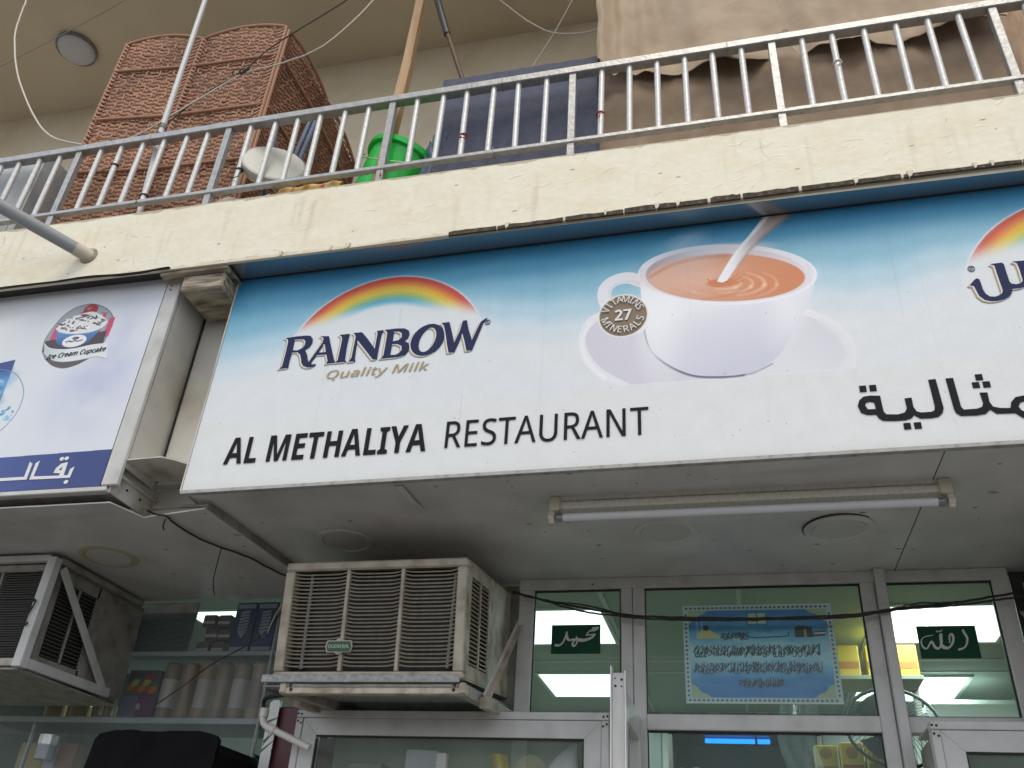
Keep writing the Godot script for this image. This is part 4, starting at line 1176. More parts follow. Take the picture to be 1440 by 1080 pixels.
func shopfront() -> void:
	var s := thing("shopfront_frame", "white aluminium window and door frame of the restaurant", "shopfront", Vector3(0.04, 0.0, 0.0))
	var o := Vector3(-0.04, 0, 0)
	for q in [[-0.86, 0.945, 2.798, 2.842, 0.05, "head_rail"], [-0.797, -0.449, 2.270, 2.327, 0.05, "transom"], [-0.357, 0.440, 2.268, 2.323, 0.052, "transom"], [0.528, 0.887, 2.268, 2.321, 0.05, "transom"]]:
		part(q[5], MB.new().box(Vector3((q[0] + q[1]) / 2, (q[2] + q[3]) / 2, 0.025) + o, Vector3(q[1] - q[0], q[3] - q[2], q[4]), 0.003), M.white_metal, s)
	for q in [[-0.858, -0.797, 0.14, 0.048], [-0.449, -0.4045, 0.14, 0.048], [-0.4025, -0.357, 0.14, 0.048], [0.440, 0.489, 0.14, 0.048], [0.491, 0.527, 0.14, 0.078], [0.887, 0.944, 0.14, 0.048]]:
		var yt := 2.798 if q[3] < 0.07 else 2.841
		part("mullion", MB.new().box(Vector3((q[0] + q[1]) / 2, (q[2] + yt) / 2, 0.002 + q[3] / 2) + o, Vector3(q[1] - q[0], yt - q[2], q[3]), 0.003), M.white_metal, s)
	# dark rubber beads and panes
	for q in [[-0.797, -0.449, 2.327, 2.798], [-0.357, 0.440, 2.323, 2.798], [0.528, 0.887, 2.321, 2.798], [-0.357, 0.440, 0.2, 2.268]]:
		var bd := MB.new()
		var xm: float = (q[0] + q[1]) / 2
		var ym: float = (q[2] + q[3]) / 2
		for e in [[xm, q[3] - 0.003, q[1] - q[0], 0.006], [xm, q[2] + 0.002, q[1] - q[0], 0.004], [q[0] + 0.002, ym, 0.004, q[3] - q[2] - 0.012], [q[1] - 0.003, ym, 0.006, q[3] - q[2] - 0.012]]:
			bd.box(Vector3(e[0], e[1], 0.030) + o, Vector3(e[2], e[3], 0.012), 0.0)
		part("glazing_bead", bd, M.black, s)
		var pn := MB.new()
		pn.quad(Vector3(q[0], q[2], 0.026) + o, Vector3(q[1], q[2], 0.026) + o, Vector3(q[1], q[3], 0.026) + o, Vector3(q[0], q[3], 0.026) + o)
		var wp := part("window_pane", pn, M.window_glass, s)
		var fl := MB.new()
		fl.quad(Vector3(q[0] + 0.004, q[2] + 0.004, 0.0275) + o, Vector3(q[1] - 0.004, q[2] + 0.004, 0.0275) + o, Vector3(q[1] - 0.004, q[3] - 0.004, 0.0275) + o, Vector3(q[0] + 0.004, q[3] - 0.004, 0.0275) + o)
		part("dust_film", fl, M.film, wp)
	for q in [[-0.56, 2.815, 0.051], [-0.40, 2.30, 0.051]]:
		part("screw", MB.new().lathe([Vector2(0.004, 0), Vector2(0.003, 0.002), Vector2(0, 0.0025)], Vector3(q[0], q[1], q[2]) + o, 8, Basis(Vector3.RIGHT, PI / 2)), M.black, s)
	# half open door leaf, seen edge on
	var d := thing("door_leaf", "white aluminium door leaf standing open, seen edge on below the green sign at left", "door", Vector3(-0.397, 0.1, 0.29))
	part("stile", MB.new().box(Vector3(0.0, 1.1275, 0.21), Vector3(0.041, 2.245, 0.034), 0.002), M.white_metal, d)
	part("stile", MB.new().box(Vector3(0.0, 1.10, -0.205), Vector3(0.038, 2.22, 0.04), 0.002), M.white_metal, d)
	for q in [-0.0229, 0.0229]:
		part("edge_fin", MB.new().box(Vector3(q, 1.13 + (0.008 if q < 0 else 0.0), 0.213), Vector3(0.004, 2.25 + (0.016 if q < 0 else 0.0), 0.042), 0.0), plain(lin(0.72, 0.72, 0.71), 0.35), d)
	part("top_bar", MB.new().box(Vector3(0.0, 2.167, 0.004), Vector3(0.036, 0.088, 0.376), 0.002), M.white_metal, d)
	part("bottom_bar", MB.new().box(Vector3(0.0, 0.06, 0.004), Vector3(0.036, 0.12, 0.376), 0.002), M.white_metal, d)
	var dp := MB.new()
	dp.quad(Vector3(0.004, 0.12, 0.192), Vector3(0.004, 0.12, -0.184), Vector3(0.004, 2.128, -0.184), Vector3(0.004, 2.128, 0.192))
	part("door_pane", dp, M.window_glass, d)
	for q in [[-0.010, 2.232, 0.003], [0.011, 2.228, 0.0046], [-0.009, 2.208, 0.0046], [0.011, 2.207, 0.003]]:
		part("screw_hole", MB.new().lathe([Vector2(q[2], 0.0), Vector2(q[2] * 0.8, 0.0012), Vector2(0, 0.0013)], Vector3(q[0], q[1], 0.2268), 10, Basis(Vector3.RIGHT, PI / 2)), M.black, d)
	# glazed display cases to either side of the door
	case_front(Vector3(-1.045, 0.9, 0.25), 1.165, 1.378, 0.058, "white aluminium framed display case below the large air conditioner", true)
	case_front(Vector3(1.12, 0.9, 0.25), 1.13, 1.362, 0.062, "white aluminium framed display case at the right edge, below the second green sign", false)
	# small green plates and the framed print behind the glass
	var gm := plain(lin(0.008, 0.058, 0.030), 0.6, 0.0, 0.3)
	var silver := plain(lin(0.55, 0.58, 0.52), 0.5)
	var g1 := thing("calligraphy_plate", "small dark green plate with silver calligraphy of the name Muhammad on the left window", "plate", Vector3(-0.6275, 2.548, 0.0305), "green calligraphy plates in the windows")
	part("plate", MB.new().box(Vector3(0, 0.055, 0), Vector3(0.193, 0.112, 0.003), 0.0), gm, g1)
	brush(g1, silver, 18.0, Vector2(-0.0972, 0.1165), 0.1965 / 1250.0, Vector2(85, 160), [
		[[1255, 250, 1235, 300, 1170, 335, 1060, 350, 960, 450], 60, 26], [[1135, 260, 1160, 300, 1230, 300], 40, 60], [[1190, 430, 1120, 450, 1000, 455, 950, 470], 34, 14], [[1180, 440, 1120, 510, 1000, 560, 900, 585, 780, 575], 40, 66],
		[[800, 570, 740, 550, 715, 480], 60, 14], [[740, 550, 735, 640, 690, 710, 650, 720, 625, 690, 640, 620, 700, 570, 640, 560, 540, 580, 490, 540, 470, 470, 478, 365], 34, 40], [[478, 365, 440, 500, 390, 620, 320, 690, 260, 705, 175, 690], 30, 46], [[478, 380, 484, 480, 520, 570], 18, 44]])
	var g2 := thing("calligraphy_plate", "small dark green plate with silver calligraphy of the word Allah on the right window", "plate", Vector3(0.707, 2.523, 0.0305), "green calligraphy plates in the windows")
	part("plate", MB.new().box(Vector3(0, 0.0565, 0), Vector3(0.194, 0.114, 0.003), 0.0), gm, g2)
	brush(g2, silver, 13.1, Vector2(-0.097, 0.1135), 0.194 / 1085.0, Vector2(107, 140), [
		[[975, 215, 1010, 290, 1060, 370, 1070, 450, 1050, 540, 1000, 590, 910, 615], 30, 30], [[770, 290, 740, 330, 745, 400, 755, 490], 26, 16], [[770, 290, 815, 380, 800, 500, 740, 575, 660, 570, 610, 530], 30, 48], [[580, 290, 585, 380, 600, 470, 590, 550, 550, 590, 490, 560, 450, 490, 410, 450, 380, 520, 340, 590, 270, 560, 230, 470, 240, 390, 300, 350, 440, 325], 44, 12], [[490, 235, 520, 262, 545, 240, 570, 258, 600, 215], 16, 14]], 0.24)
	var p := thing("wall_print", "blue framed print of Arabic scripture hanging behind the middle window", "poster", Vector3(0.0585, 2.37, 0.010))
	var pf := MB.new()
	pf.quad(Vector3(-0.2735, 0, 0), Vector3(0.2735, 0, 0), Vector3(0.2735, 0.363, 0), Vector3(-0.2735, 0.363, 0))
	part("print", pf, printed(poster_print(), 0.35), p)
	part("backing", MB.new().box(Vector3(0, 0.1815, -0.004), Vector3(0.549, 0.365, 0.005), 0.0), plain(lin(0.35, 0.36, 0.36), 0.6), p)

func brush(o: Node3D, m: Material, _s: float, org: Vector2, k: float, px: Vector2, strokes: Array, lean := 0.0) -> void:
	# calligraphy: brush strokes of changing width, in the pixel grid of the plate, laid on it
	var polys: Array[PackedVector2Array] = []
	for q in strokes:
		var pts := smoothed2(q[0], 5)
		var left := []
		var right := []
		for i in pts.size():
			var dir: Vector2 = (pts[mini(i + 1, pts.size() - 1)] - pts[maxi(i - 1, 0)]).normalized()
			var w := lerpf(q[1], q[2], float(i) / (pts.size() - 1)) / 1.65
			if i == 0 or i == pts.size() - 1:
				w *= 0.45
			w *= 0.75 + 0.45 * absf(dir.dot(Vector2(0.7, 0.7)))
			left.append(pts[i] + dir.orthogonal() * w)
			right.push_front(pts[i] - dir.orthogonal() * w)
		var piece := PackedVector2Array(left.slice(0, left.size()) + right)
		# quads one by one keep every piece simple
		for i in left.size() - 1:
			var quad4 := PackedVector2Array([left[i], left[i + 1], right[right.size() - 2 - i], right[right.size() - 1 - i]])
			polys.append(quad4)
	var merged: Array[PackedVector2Array] = []
	for q in polys:
		var cur: PackedVector2Array = q
		if Geometry2D.is_polygon_clockwise(cur):
			cur.reverse()
		var rest: Array[PackedVector2Array] = []
		for w in merged:
			var u := Geometry2D.merge_polygons(cur, w)
			var outs := u.filter(func(z): return not Geometry2D.is_polygon_clockwise(z))
			if outs.size() == 1 and u.size() == 1:
				cur = outs[0]
			else:
				rest.append(w)
		rest.append(cur)
		merged = rest
	var b := MB.new()
	var i := 0
	for q in merged:
		var r := PackedVector2Array()
		for z in q:
			var y := org.y - (z.y - px.y) * k
			r.append(Vector2(org.x + (z.x - px.x) * k - (z.y - px.y) * k * lean, y))
		b.flat(r, 0.0014, 0.0022 + 0.00012 * i)
		i += 1
	part("calligraphy", b, m, o)

func poster_print() -> ImageTexture:
	var s := 1400.0
	var c := Canvas.new(766, 508, s, Vector2.ZERO, Color(0.66, 0.72, 0.72))
	var f := noise(0.008, 81, 3)
	for y in range(28, 480):
		for x in range(30, 736):
			var v := 1.0 - y / 508.0
			var k := Color(0.16, 0.46, 0.68).lerp(Color(0.60, 0.76, 0.80), clampf(exp(-pow((v - 0.5) / 0.24, 2)) + 0.25 * f.get_noise_2d(x * 0.5, y * 2.0), 0, 1))
			c.im.set_pixel(x, y, k)
	for sx in [-1, 1]:
		for sy in [-1, 1]:
			c.poly(V([0.2735 + sx * 0.252, 0.1815 + sy * 0.162, 0.2735 + sx * 0.252, 0.1815 + sy * 0.112, 0.2735 + sx * 0.232, 0.1815 + sy * 0.122, 0.2735 + sx * 0.218, 0.1815 + sy * 0.142, 0.2735 + sx * 0.196, 0.1815 + sy * 0.148, 0.2735 + sx * 0.18, 0.1815 + sy * 0.162]), Color(0.66, 0.70, 0.52), 0.85)
	var x := 0.014
	while x < 0.54:
		for y in [0.0105, 0.3525]:
			c.ell(Vector2(x, y), 0.0045, 0.0042, 0.0, Color(0.16, 0.36, 0.42), 0.9, 0.5)
		x += 0.0165
	var y := 0.028
	while y < 0.34:
		for xx in [0.0105, 0.5365]:
			c.ell(Vector2(xx, y), 0.0042, 0.0045, 0.0, Color(0.16, 0.36, 0.42), 0.9, 0.5)
		y += 0.0165
	c.poly(V([0.0, 0.0, 0.547, 0.0, 0.547, 0.003, 0.0, 0.003]), Color(0.75, 0.80, 0.78))
	c.poly(V([0.0, 0.360, 0.547, 0.360, 0.547, 0.363, 0.0, 0.363]), Color(0.75, 0.80, 0.78))
	# small panel at the top, a domed mosque and a black cube-shaped shrine
	c.poly(V([0.235, 0.283, 0.315, 0.283, 0.315, 0.335, 0.235, 0.335]), Color(0.15, 0.45, 0.62))
	c.poly(V([0.243, 0.290, 0.307, 0.290, 0.307, 0.330, 0.243, 0.330]), Color(0.62, 0.70, 0.60))
	c.line(V([0.275, 0.332, 0.275, 0.29]), 0.004, 0.004, Color(0.2, 0.4, 0.5))
	c.poly(smoothed2([0.045, 0.235, 0.06, 0.262, 0.085, 0.272, 0.11, 0.262, 0.145, 0.236]), Color(0.70, 0.70, 0.50))
	c.ell(Vector2(0.085, 0.276), 0.011, 0.010, 0.0, Color(0.12, 0.18, 0.14))
	for q in [0.052, 0.070]:
		c.line(V([q, 0.24, q, 0.315]), 0.004, 0.002, Color(0.62, 0.72, 0.76))
	c.poly(V([0.408, 0.238, 0.408, 0.274, 0.424, 0.282, 0.468, 0.275, 0.474, 0.238]), Color(0.06, 0.05, 0.05))
	c.poly(V([0.440, 0.238, 0.440, 0.268, 0.449, 0.268, 0.449, 0.238]), Color(0.62, 0.55, 0.42))
	c.poly(V([0.474, 0.240, 0.515, 0.243, 0.515, 0.262, 0.474, 0.258]), Color(0.24, 0.19, 0.16))
	c.line(V([0.478, 0.251, 0.512, 0.253]), 0.006, 0.006, Color(0.75, 0.75, 0.72))
	# lines of dense script
	var ink := Color(0.05, 0.07, 0.09)
	c.line(smoothed2([0.385, 0.255, 0.38, 0.243, 0.33, 0.240, 0.26, 0.238, 0.235, 0.243]), 0.003, 0.004, ink)
	c.line(smoothed2([0.27, 0.262, 0.285, 0.258, 0.295, 0.264, 0.31, 0.258, 0.325, 0.262]), 0.002, 0.002, ink, 0.8)
	script(c, 0.150, 0.240, 0.245, 0.034, ink, 1.0)
	script(c, 0.150, 0.240, 0.247, 0.028, ink, 0.8)
	for q in [[0.186, 0.046, 1.0], [0.190, 0.040, 0.8], [0.124, 0.044, 0.95], [0.127, 0.038, 0.7]]:
		script(c, 0.040, 0.490, q[0], q[1], ink, q[2])
	script(c, 0.205, 0.350, 0.072, 0.036, ink, 0.8)
	script(c, 0.205, 0.350, 0.070, 0.030, ink, 0.6)
	c.im.adjust_bcs(0.98, 1.3, 1.0)
	return c.tex()

func script(c: Canvas, x0: float, x1: float, y: float, tall: float, ink: Color, a: float) -> void:
	var x := x1
	while x > x0:
		var w := rng.randf_range(0.006, 0.016)
		var t := rng.randi() % 5
		if t == 0 or t == 3:
			c.line(V([x, y + tall * rng.randf_range(0.4, 0.62), x - 0.002, y - tall * 0.1]), 0.0026, 0.0022, ink, a)
			c.line(smoothed2([x - 0.002, y - tall * 0.1, x - w * 0.5, y - tall * 0.3, x - w, y - tall * 0.12]), 0.0034, 0.0022, ink, a)
		elif t == 1:
			c.line(smoothed2([x, y, x - w * 0.3, y - tall * 0.35, x - w * 0.9, y - tall * 0.42, x - w * 1.2, y - tall * 0.15]), 0.0034, 0.002, ink, a)
		elif t == 2:
			c.line(smoothed2([x, y + tall * 0.05, x - w * 0.4, y + tall * 0.3, x - w, y + tall * 0.12, x - w * 0.5, y - tall * 0.1, x - w * 1.3, y - tall * 0.2]), 0.0032, 0.0024, ink, a)
		else:
			c.line(V([x + 0.004, y + tall * 0.45, x - w * 1.2, y - tall * 0.05]), 0.0026, 0.0034, ink, a)
		for k in 2:
			c.ell(Vector2(x - rng.randf() * w, y + tall * rng.randf_range(-0.5, 0.5)), 0.0013, 0.0013, 0.0, ink, a)
		x -= w * rng.randf_range(0.55, 0.9)

func case_front(at: Vector3, wide: float, tall: float, bar: float, label: String, mid: bool) -> void:
	var s := thing("display_case", label, "display case", at)
	var h := wide / 2
	# outer angle profile and inner mitred sash
	var e := 0.026
	part("outer_frame", MB.new().box(Vector3(0, tall - e / 2, 0), Vector3(wide, e, 0.05), 0.002), M.white_metal, s)
	for sx in [-1, 1]:
		var of := part("outer_frame", MB.new().box(Vector3(sx * (h - e / 2), (tall - e) / 2 - 0.0008, 0), Vector3(e, tall - e - 0.0016, 0.05), 0.002), M.white_metal, s)
		for q in [[0.2, 0.5], [0.7, 0.55], [0.28, 1.5], [0.75, 1.75]]:
			part("screw", MB.new().lathe([Vector2(0.0042, 0), Vector2(0.003, 0.002), Vector2(0, 0.0025)], Vector3(sx * (h - e * q[0]), tall - e * q[1], 0.025), 8, Basis(Vector3.RIGHT, PI / 2)), M.black, of)
	var z0 := -0.02
	var z1 := 0.019
	var y1 := tall - e - 0.0015
	var x1 := h - e - 0.0015
	var top := MB.new()
	top.flat(PackedVector2Array([Vector2(-x1, y1), Vector2(-x1 + bar, y1 - bar), Vector2(x1 - bar, y1 - bar), Vector2(x1, y1)]), z0, z1)
	part("sash", top, M.white_metal, s)
	for sx in [-1, 1]:
		var sd := MB.new()
		sd.flat(PackedVector2Array([Vector2(sx * x1, y1 - 0.001), Vector2(sx * (x1 - bar), y1 - bar - 0.001), Vector2(sx * (x1 - bar), 0.0), Vector2(sx * x1, 0.0)]), z0, z1)
		part("sash", sd, M.white_metal, s)
	var pn := MB.new()
	pn.quad(Vector3(-x1 + bar, 0, 0), Vector3(x1 - bar, 0, 0), Vector3(x1 - bar, y1 - bar, 0), Vector3(-x1 + bar, y1 - bar, 0))
	var gp := part("glass_pane", pn, M.window_glass, s)
	var fl := MB.new()
	fl.quad(Vector3(-x1 + bar, 0, 0.0015), Vector3(x1 - bar, 0, 0.0015), Vector3(x1 - bar, y1 - bar, 0.0015), Vector3(-x1 + bar, y1 - bar, 0.0015))
	part("dust_film", fl, M.film_thick, gp)
	var bead := MB.new()
	bead.box(Vector3(0, y1 - bar - 0.003, 0.008), Vector3(2 * (x1 - bar), 0.005, 0.01), 0.0)
	for sx in [-1, 1]:
		bead.box(Vector3(sx * (x1 - bar - 0.003), (y1 - bar) / 2 - 0.006, 0.008), Vector3(0.005, y1 - bar - 0.012, 0.01), 0.0)
	part("glazing_bead", bead, M.black, s)
	part("top_panel", MB.new().box(Vector3(0, tall - 0.008, -0.133), Vector3(wide, 0.006, 0.21), 0.0), M.white_metal, s)
	if mid:
		part("inner_post", MB.new().box(Vector3(-0.025, tall / 2 - 0.06, -0.05), Vector3(0.036, tall - 0.14, 0.03), 0.002), M.white_metal, s)
	for sx in [-1, 1]:
		part("side_panel", MB.new().box(Vector3(sx * (h - 0.004), tall / 2 - 0.02, -0.133), Vector3(0.006, tall - 0.05, 0.21), 0.0), M.ac_grey, s)
	part("back_panel", MB.new().box(Vector3(0, tall / 2 - 0.02, -0.205), Vector3(wide - 0.02, tall - 0.06, 0.006), 0.0), M.olive, s)
	part("base_panel", MB.new().box(Vector3(0, -0.45, -0.1), Vector3(wide, 0.88, 0.2), 0.004), M.white_metal, s)

func carton(at: Vector3, size: Vector3, k: Color, band: Color, label: String, group: String, called := "carton", turn := 0.0) -> Node3D:
	var b := thing(called, label, "box", at, group)
	b.rotation.y = turn
	part("box", MB.new().box(Vector3(0, size.y / 2, 0), size, 0.004), plain(k, 0.5), b)
	part("printed_band", MB.new().box(Vector3(0, size.y * 0.36, size.z / 2 + 0.0006), Vector3(size.x * 0.92, size.y * 0.22, 0.0012), 0.0), plain(band, 0.5), b)
	return b

func shop_inside() -> void:
	# ceiling panels: glowing squares with a light just below each
	var panel := MB.new().box(Vector3(0, -0.004, 0), Vector3(0.57, 0.006, 0.575), 0.0).mesh()
	var fr := MB.new()
	for q in [[0, 0.296, 0.61, 0.02], [0, -0.296, 0.61, 0.02], [0.295, 0, 0.02, 0.57], [-0.295, 0, 0.02, 0.57]]:
		fr.box(Vector3(q[0], -0.005, q[1]), Vector3(q[2], 0.009, q[3]), 0.0)
	var frame := fr.mesh()
	var lit := glow(Color(0.90, 1.0, 0.965), 1.15)
	var frame_m := plain(lin(0.6, 0.62, 0.6), 0.5)
	for q in [[-0.95, -1.085, "lit square ceiling panel nearest the left window"], [-0.95, -2.30, "lit square ceiling panel deeper in, behind the left window"], [0.935, -1.12, "lit square ceiling panel nearest the right window"], [0.935, -2.38, "lit square ceiling panel deeper in, behind the fan"], [-2.62, -1.0, "lit ceiling panel glimpsed above the boxes of the grocery"]]:
		var t := thing("ceiling_light_panel", q[2], "ceiling light", Vector3(q[0], 2.998, q[1]), "lit ceiling panels inside the shops")
		again("light_diffuser", panel, lit, t)
		again("light_frame", frame, frame_m, t)
		var l := AreaLight3D.new()
		l.name = "panel_light"
		l.area_size = Vector2(0.56, 0.56)
		l.rotation_degrees.x = -90
		l.position.y = -0.012
		l.light_color = Color(0.86, 1.0, 0.95)
		l.light_energy = 1.1
		l.shadow_enabled = true
		l.area_range = 8.0
		t.add_child(l)
	# shelves with goods on the side and back
	var sh := thing("wall_shelf", "dark shelf rack with yellow cartons behind the window post", "shelf", Vector3(0.54, 2.1, -1.3))
	for y in [0.16, 0.66]:
		part("shelf_board", MB.new().box(Vector3(0, y, 0), Vector3(0.56, 0.02, 0.26), 0.002), M.olive, sh)
	for x in [-0.27, 0.27]:
		part("shelf_upright", MB.new().box(Vector3(x, 0.4, -0.1), Vector3(0.03, 0.9, 0.03), 0.002), M.ac_grey, sh)
	var yellow := lin(0.52, 0.36, 0.03)
	var orange := lin(0.36, 0.13, 0.02)
	var i := 0
	for x in [0.345, 0.49, 0.635, 0.755]:
		carton(Vector3(x, 2.771, -1.27), Vector3(0.115, 0.15, 0.14), yellow.lerp(orange, 0.15 * (i % 2)), orange, ["yellow carton on the upper shelf, half behind the framed print", "yellow carton on the upper shelf, left of the window post", "yellow carton on the upper shelf, behind the window post", "yellow carton on the upper shelf, seen through the right window"][i], "yellow cartons on the inside shelves")
		i += 1
	i = 0
	for x in [0.335, 0.445, 0.555]:
		carton(Vector3(x, 2.271, -1.17 + 0.02 * i), Vector3(0.10, 0.17 + 0.01 * i, 0.10), yellow, [lin(0.25, 0.16, 0.03), lin(0.30, 0.05, 0.03), lin(0.25, 0.16, 0.03)][i], ["yellow carton on the lower shelf, beside the hanging plastic", "yellow carton with a red band, middle of the lower shelf", "yellow carton on the lower shelf, next to the door frame"][i], "yellow cartons on the inside shelves")
		part("label_oval", MB.new().lathe([Vector2(0.026, 0), Vector2(0.0, 0.0015)], Vector3(0, 0.135, 0.051), 16, Basis(Vector3.RIGHT, PI / 2)), plain(lin(0.30, 0.14, 0.03), 0.5), get_child(get_child_count() - 1))
		i += 1
	var cabinets := thing("wall_cabinets", "row of grey wall cabinets at the back of the shop, below the framed print", "cabinet", Vector3(0.1, 2.55, -3.15))
	part("cabinet_body", MB.new().box(Vector3(0, 0.22, -0.02), Vector3(2.6, 0.56, 0.22), 0.0), plain(lin(0.26, 0.27, 0.26), 0.6), cabinets)
	for k in 8:
		part("cabinet_door", MB.new().box(Vector3(-1.13 + 0.323 * k, 0.22, 0.095), Vector3(0.24, 0.46, 0.012), 0.003), plain(lin(0.10, 0.11, 0.11), 0.4), cabinets)
	var split := thing("wall_air_conditioner", "white wall air conditioner inside, seen low through the right window", "air conditioner", Vector3(1.22, 2.78, -2.2))
	part("casing", MB.new().box(Vector3(0, 0, 0), Vector3(0.5, 0.2, 0.18), 0.03), plain(lin(0.45, 0.47, 0.46), 0.4), split)
	for k in 4:
		part("vent_slat", MB.new().box(Vector3(0.05, -0.07 + 0.016 * k, 0.093), Vector3(0.3, 0.005, 0.006), 0.0), plain(lin(0.10, 0.10, 0.10), 0.5), split)
	var grid := thing("ceiling_grid", "pale metal grid bars of the suspended shop ceiling", "ceiling grid", Vector3(0.0, 2.996, -1.7))
	var frame_bar := MB.new().box(Vector3.ZERO, Vector3(0.022, 0.006, 3.2), 0.0).mesh()
	var cross_grid_bar := MB.new().box(Vector3.ZERO, Vector3(3.8, 0.005, 0.022), 0.0).mesh()
	var gm2 := plain(lin(0.5, 0.52, 0.5), 0.5)
	for x in [-1.56, -0.63, 0.0, 0.615, 1.56]:
		again("long_bar", frame_bar, gm2, grid, Transform3D(Basis.IDENTITY, Vector3(x, 0, 0)))
	for z in [1.24, -0.05, -0.30, -1.35]:
		again("cross_bar", cross_grid_bar, gm2, grid, Transform3D(Basis.IDENTITY, Vector3(0.1, 0.0006, z)))
	# drinks cooler with a blue light tube
	var cl := thing("drinks_cooler", "dark drinks cooler with a glass front and rows of bottles inside the shop", "cooler", Vector3(-0.03, 0.0, -1.55))
	part("cabinet", MB.new().box(Vector3(0, 1.3, -0.12), Vector3(0.72, 2.6, 0.3), 0.01), M.black, cl)
	part("cooler_header", MB.new().box(Vector3(0, 2.55, 0.18), Vector3(0.72, 0.10, 0.28), 0.006), plain(lin(0.03, 0.03, 0.035), 0.4), cl)
	part("cooler_shelf", MB.new().box(Vector3(0, 2.12, 0.17), Vector3(0.70, 0.012, 0.28), 0.0), M.ac_grey, cl)
	for sx in [-1, 1]:
		part("cooler_side", MB.new().box(Vector3(sx * 0.35, 1.3, 0.18), Vector3(0.02, 2.4, 0.28), 0.0), M.ac_grey, cl)
	var led := thing("led_tube_light", "glowing blue light tube inside the drinks cooler", "light", Vector3(-0.06, 2.485, -1.30))
	part("led_tube", MB.new().tube([Vector3(-0.155, 0, 0), Vector3(0.155, 0, 0)], 0.011, 10), glow(Color(0.04, 0.48, 1.0), 1.3), led)
	part("led_holder", MB.new().box(Vector3(0.09, 0.0, 0.0), Vector3(0.012, 0.03, 0.03), 0.0), M.black, led)
	var ol := OmniLight3D.new()
	ol.name = "blue_light"
	ol.light_color = Color(0.15, 0.55, 1.0)
	ol.light_energy = 0.001
	ol.omni_range = 6.0
	ol.omni_attenuation = 2.0
	ol.light_size = 0.05
	ol.shadow_enabled = true
	ol.position = Vector3(0, -0.03, 0.03)
	led.add_child(ol)
	var bottle := thing("bottle", "", "bottle", Vector3.ZERO, "bottles in the drinks cooler")
	part("bottle_body", MB.new().lathe([Vector2(0, 0), Vector2(0.03, 0.0), Vector2(0.032, 0.01), Vector2(0.032, 0.13), Vector2(0.026, 0.16), Vector2(0.013, 0.20), Vector2(0.012, 0.222)], Vector3.ZERO, 16), plain(lin(0.22, 0.20, 0.20), 0.12), bottle)
	part("bottle_cap", MB.new().lathe([Vector2(0.0145, 0.212), Vector2(0.0145, 0.232), Vector2(0.0, 0.233)], Vector3.ZERO, 14), plain(lin(0.40, 0.40, 0.42), 0.4), bottle)
	part("bottle_label", MB.new().lathe([Vector2(0.0326, 0.05), Vector2(0.0326, 0.11)], Vector3.ZERO, 16), plain(lin(0.25, 0.03, 0.05), 0.5), bottle)
	var names := ["first", "second", "third", "fourth", "fifth", "sixth", "seventh", "eighth", "ninth"]
	for k in 9:
		var lb: String = names[k] + " bottle from the left on the cooler shelf below the blue light"
		if k == 0:
			bottle.position = Vector3(-0.335, 2.126, -1.31)
			bottle.set_meta("label", lb)
		else:
			copy(bottle, lb, Vector3(-0.335 + 0.074 * k, 2.126, -1.31 + 0.02 * (k % 2)))
	var bag := MB.new()
	bag.sheet(10, 14, func(u: float, v: float): return Vector3(0.13 + 0.15 * u + 0.02 * sin(v * 7.0), lerpf(2.05, 2.52, v), -0.55 + 0.03 * sin(u * 9.0 + v * 3.0)))
	solo("plastic_sheet", bag, glass(Color(0.75, 0.8, 0.85), 0.30), "clear plastic sheet hanging inside the door, in front of the blue light", "plastic sheet")
	# fan
	var fn := thing("fan", "black round fan with a wire guard, in front of the lit ceiling panel", "fan", Vector3(0.62, 2.49, -0.95))
	var turn := Basis(Vector3.RIGHT, 1.15)
	var ring := []
	for k in 33:
		ring.append(turn * (Vector3(cos(TAU * k / 32), 0, sin(TAU * k / 32)) * 0.20))
	part("guard_ring", MB.new().tube(ring, 0.008, 8), M.black, fn)
	var wires := MB.new()
	for k in 60:
		var an := TAU * k / 60
		var dir := Vector3(cos(an), 0, sin(an))
		wires.tube([turn * (dir * 0.05 + Vector3(0, 0.05, 0)), turn * (dir * 0.13 + Vector3(0, 0.045, 0)), turn * (dir * 0.20)], 0.0013, 4)
	part("wire_guard", wires, M.black, fn).set_meta("kind", "stuff")
	part("hub", MB.new().lathe([Vector2(0, -0.05), Vector2(0.05, -0.05), Vector2(0.05, 0.05), Vector2(0.0, 0.06)], Vector3.ZERO, 20, turn), M.black, fn)
	for k in 3:
		var bl := MB.new()
		var an := TAU * k / 3.0
		bl.sheet(6, 4, func(u: float, v: float):
			var r := lerpf(0.05, 0.175, u)
			var a := an + lerpf(-0.5, 0.5, v) * lerpf(0.7, 1.1, u)
			return turn * Vector3(cos(a) * r, 0.02 * (v - 0.5) * 2.0, sin(a) * r), 0.002)
		part("blade", bl, plain(lin(0.05, 0.05, 0.05), 0.4), fn)
	part("fan_arm", MB.new().tube([turn * Vector3(0, -0.04, 0), Vector3(-0.10, -0.12, -0.2), Vector3(-0.10, -0.5, -0.26)], 0.02, 10), M.black, fn)
	var rod := MB.new().tube([Vector3(0.83, 2.99, -1.05), Vector3(0.84, 2.72, -0.55)], 0.005, 6)
	solo("hanging_rod", rod, plain(lin(0.25, 0.28, 0.26), 0.4), "thin grey rod hanging from the ceiling across the lit panel", "rod")
	# goods in the left display case
	var paper := MB.new()
	paper.sheet(4, 6, func(u: float, v: float): return Vector3(-1.235 + 0.12 * u, lerpf(1.85, 2.17, v), 0.13 + 0.012 * sin(u * 5.0)), 0.001)
	solo("paper_notice", paper, plain(lin(0.42, 0.44, 0.48), 0.7), "blank white paper behind the glass of the left display case", "paper")
	var ban := MB.new()
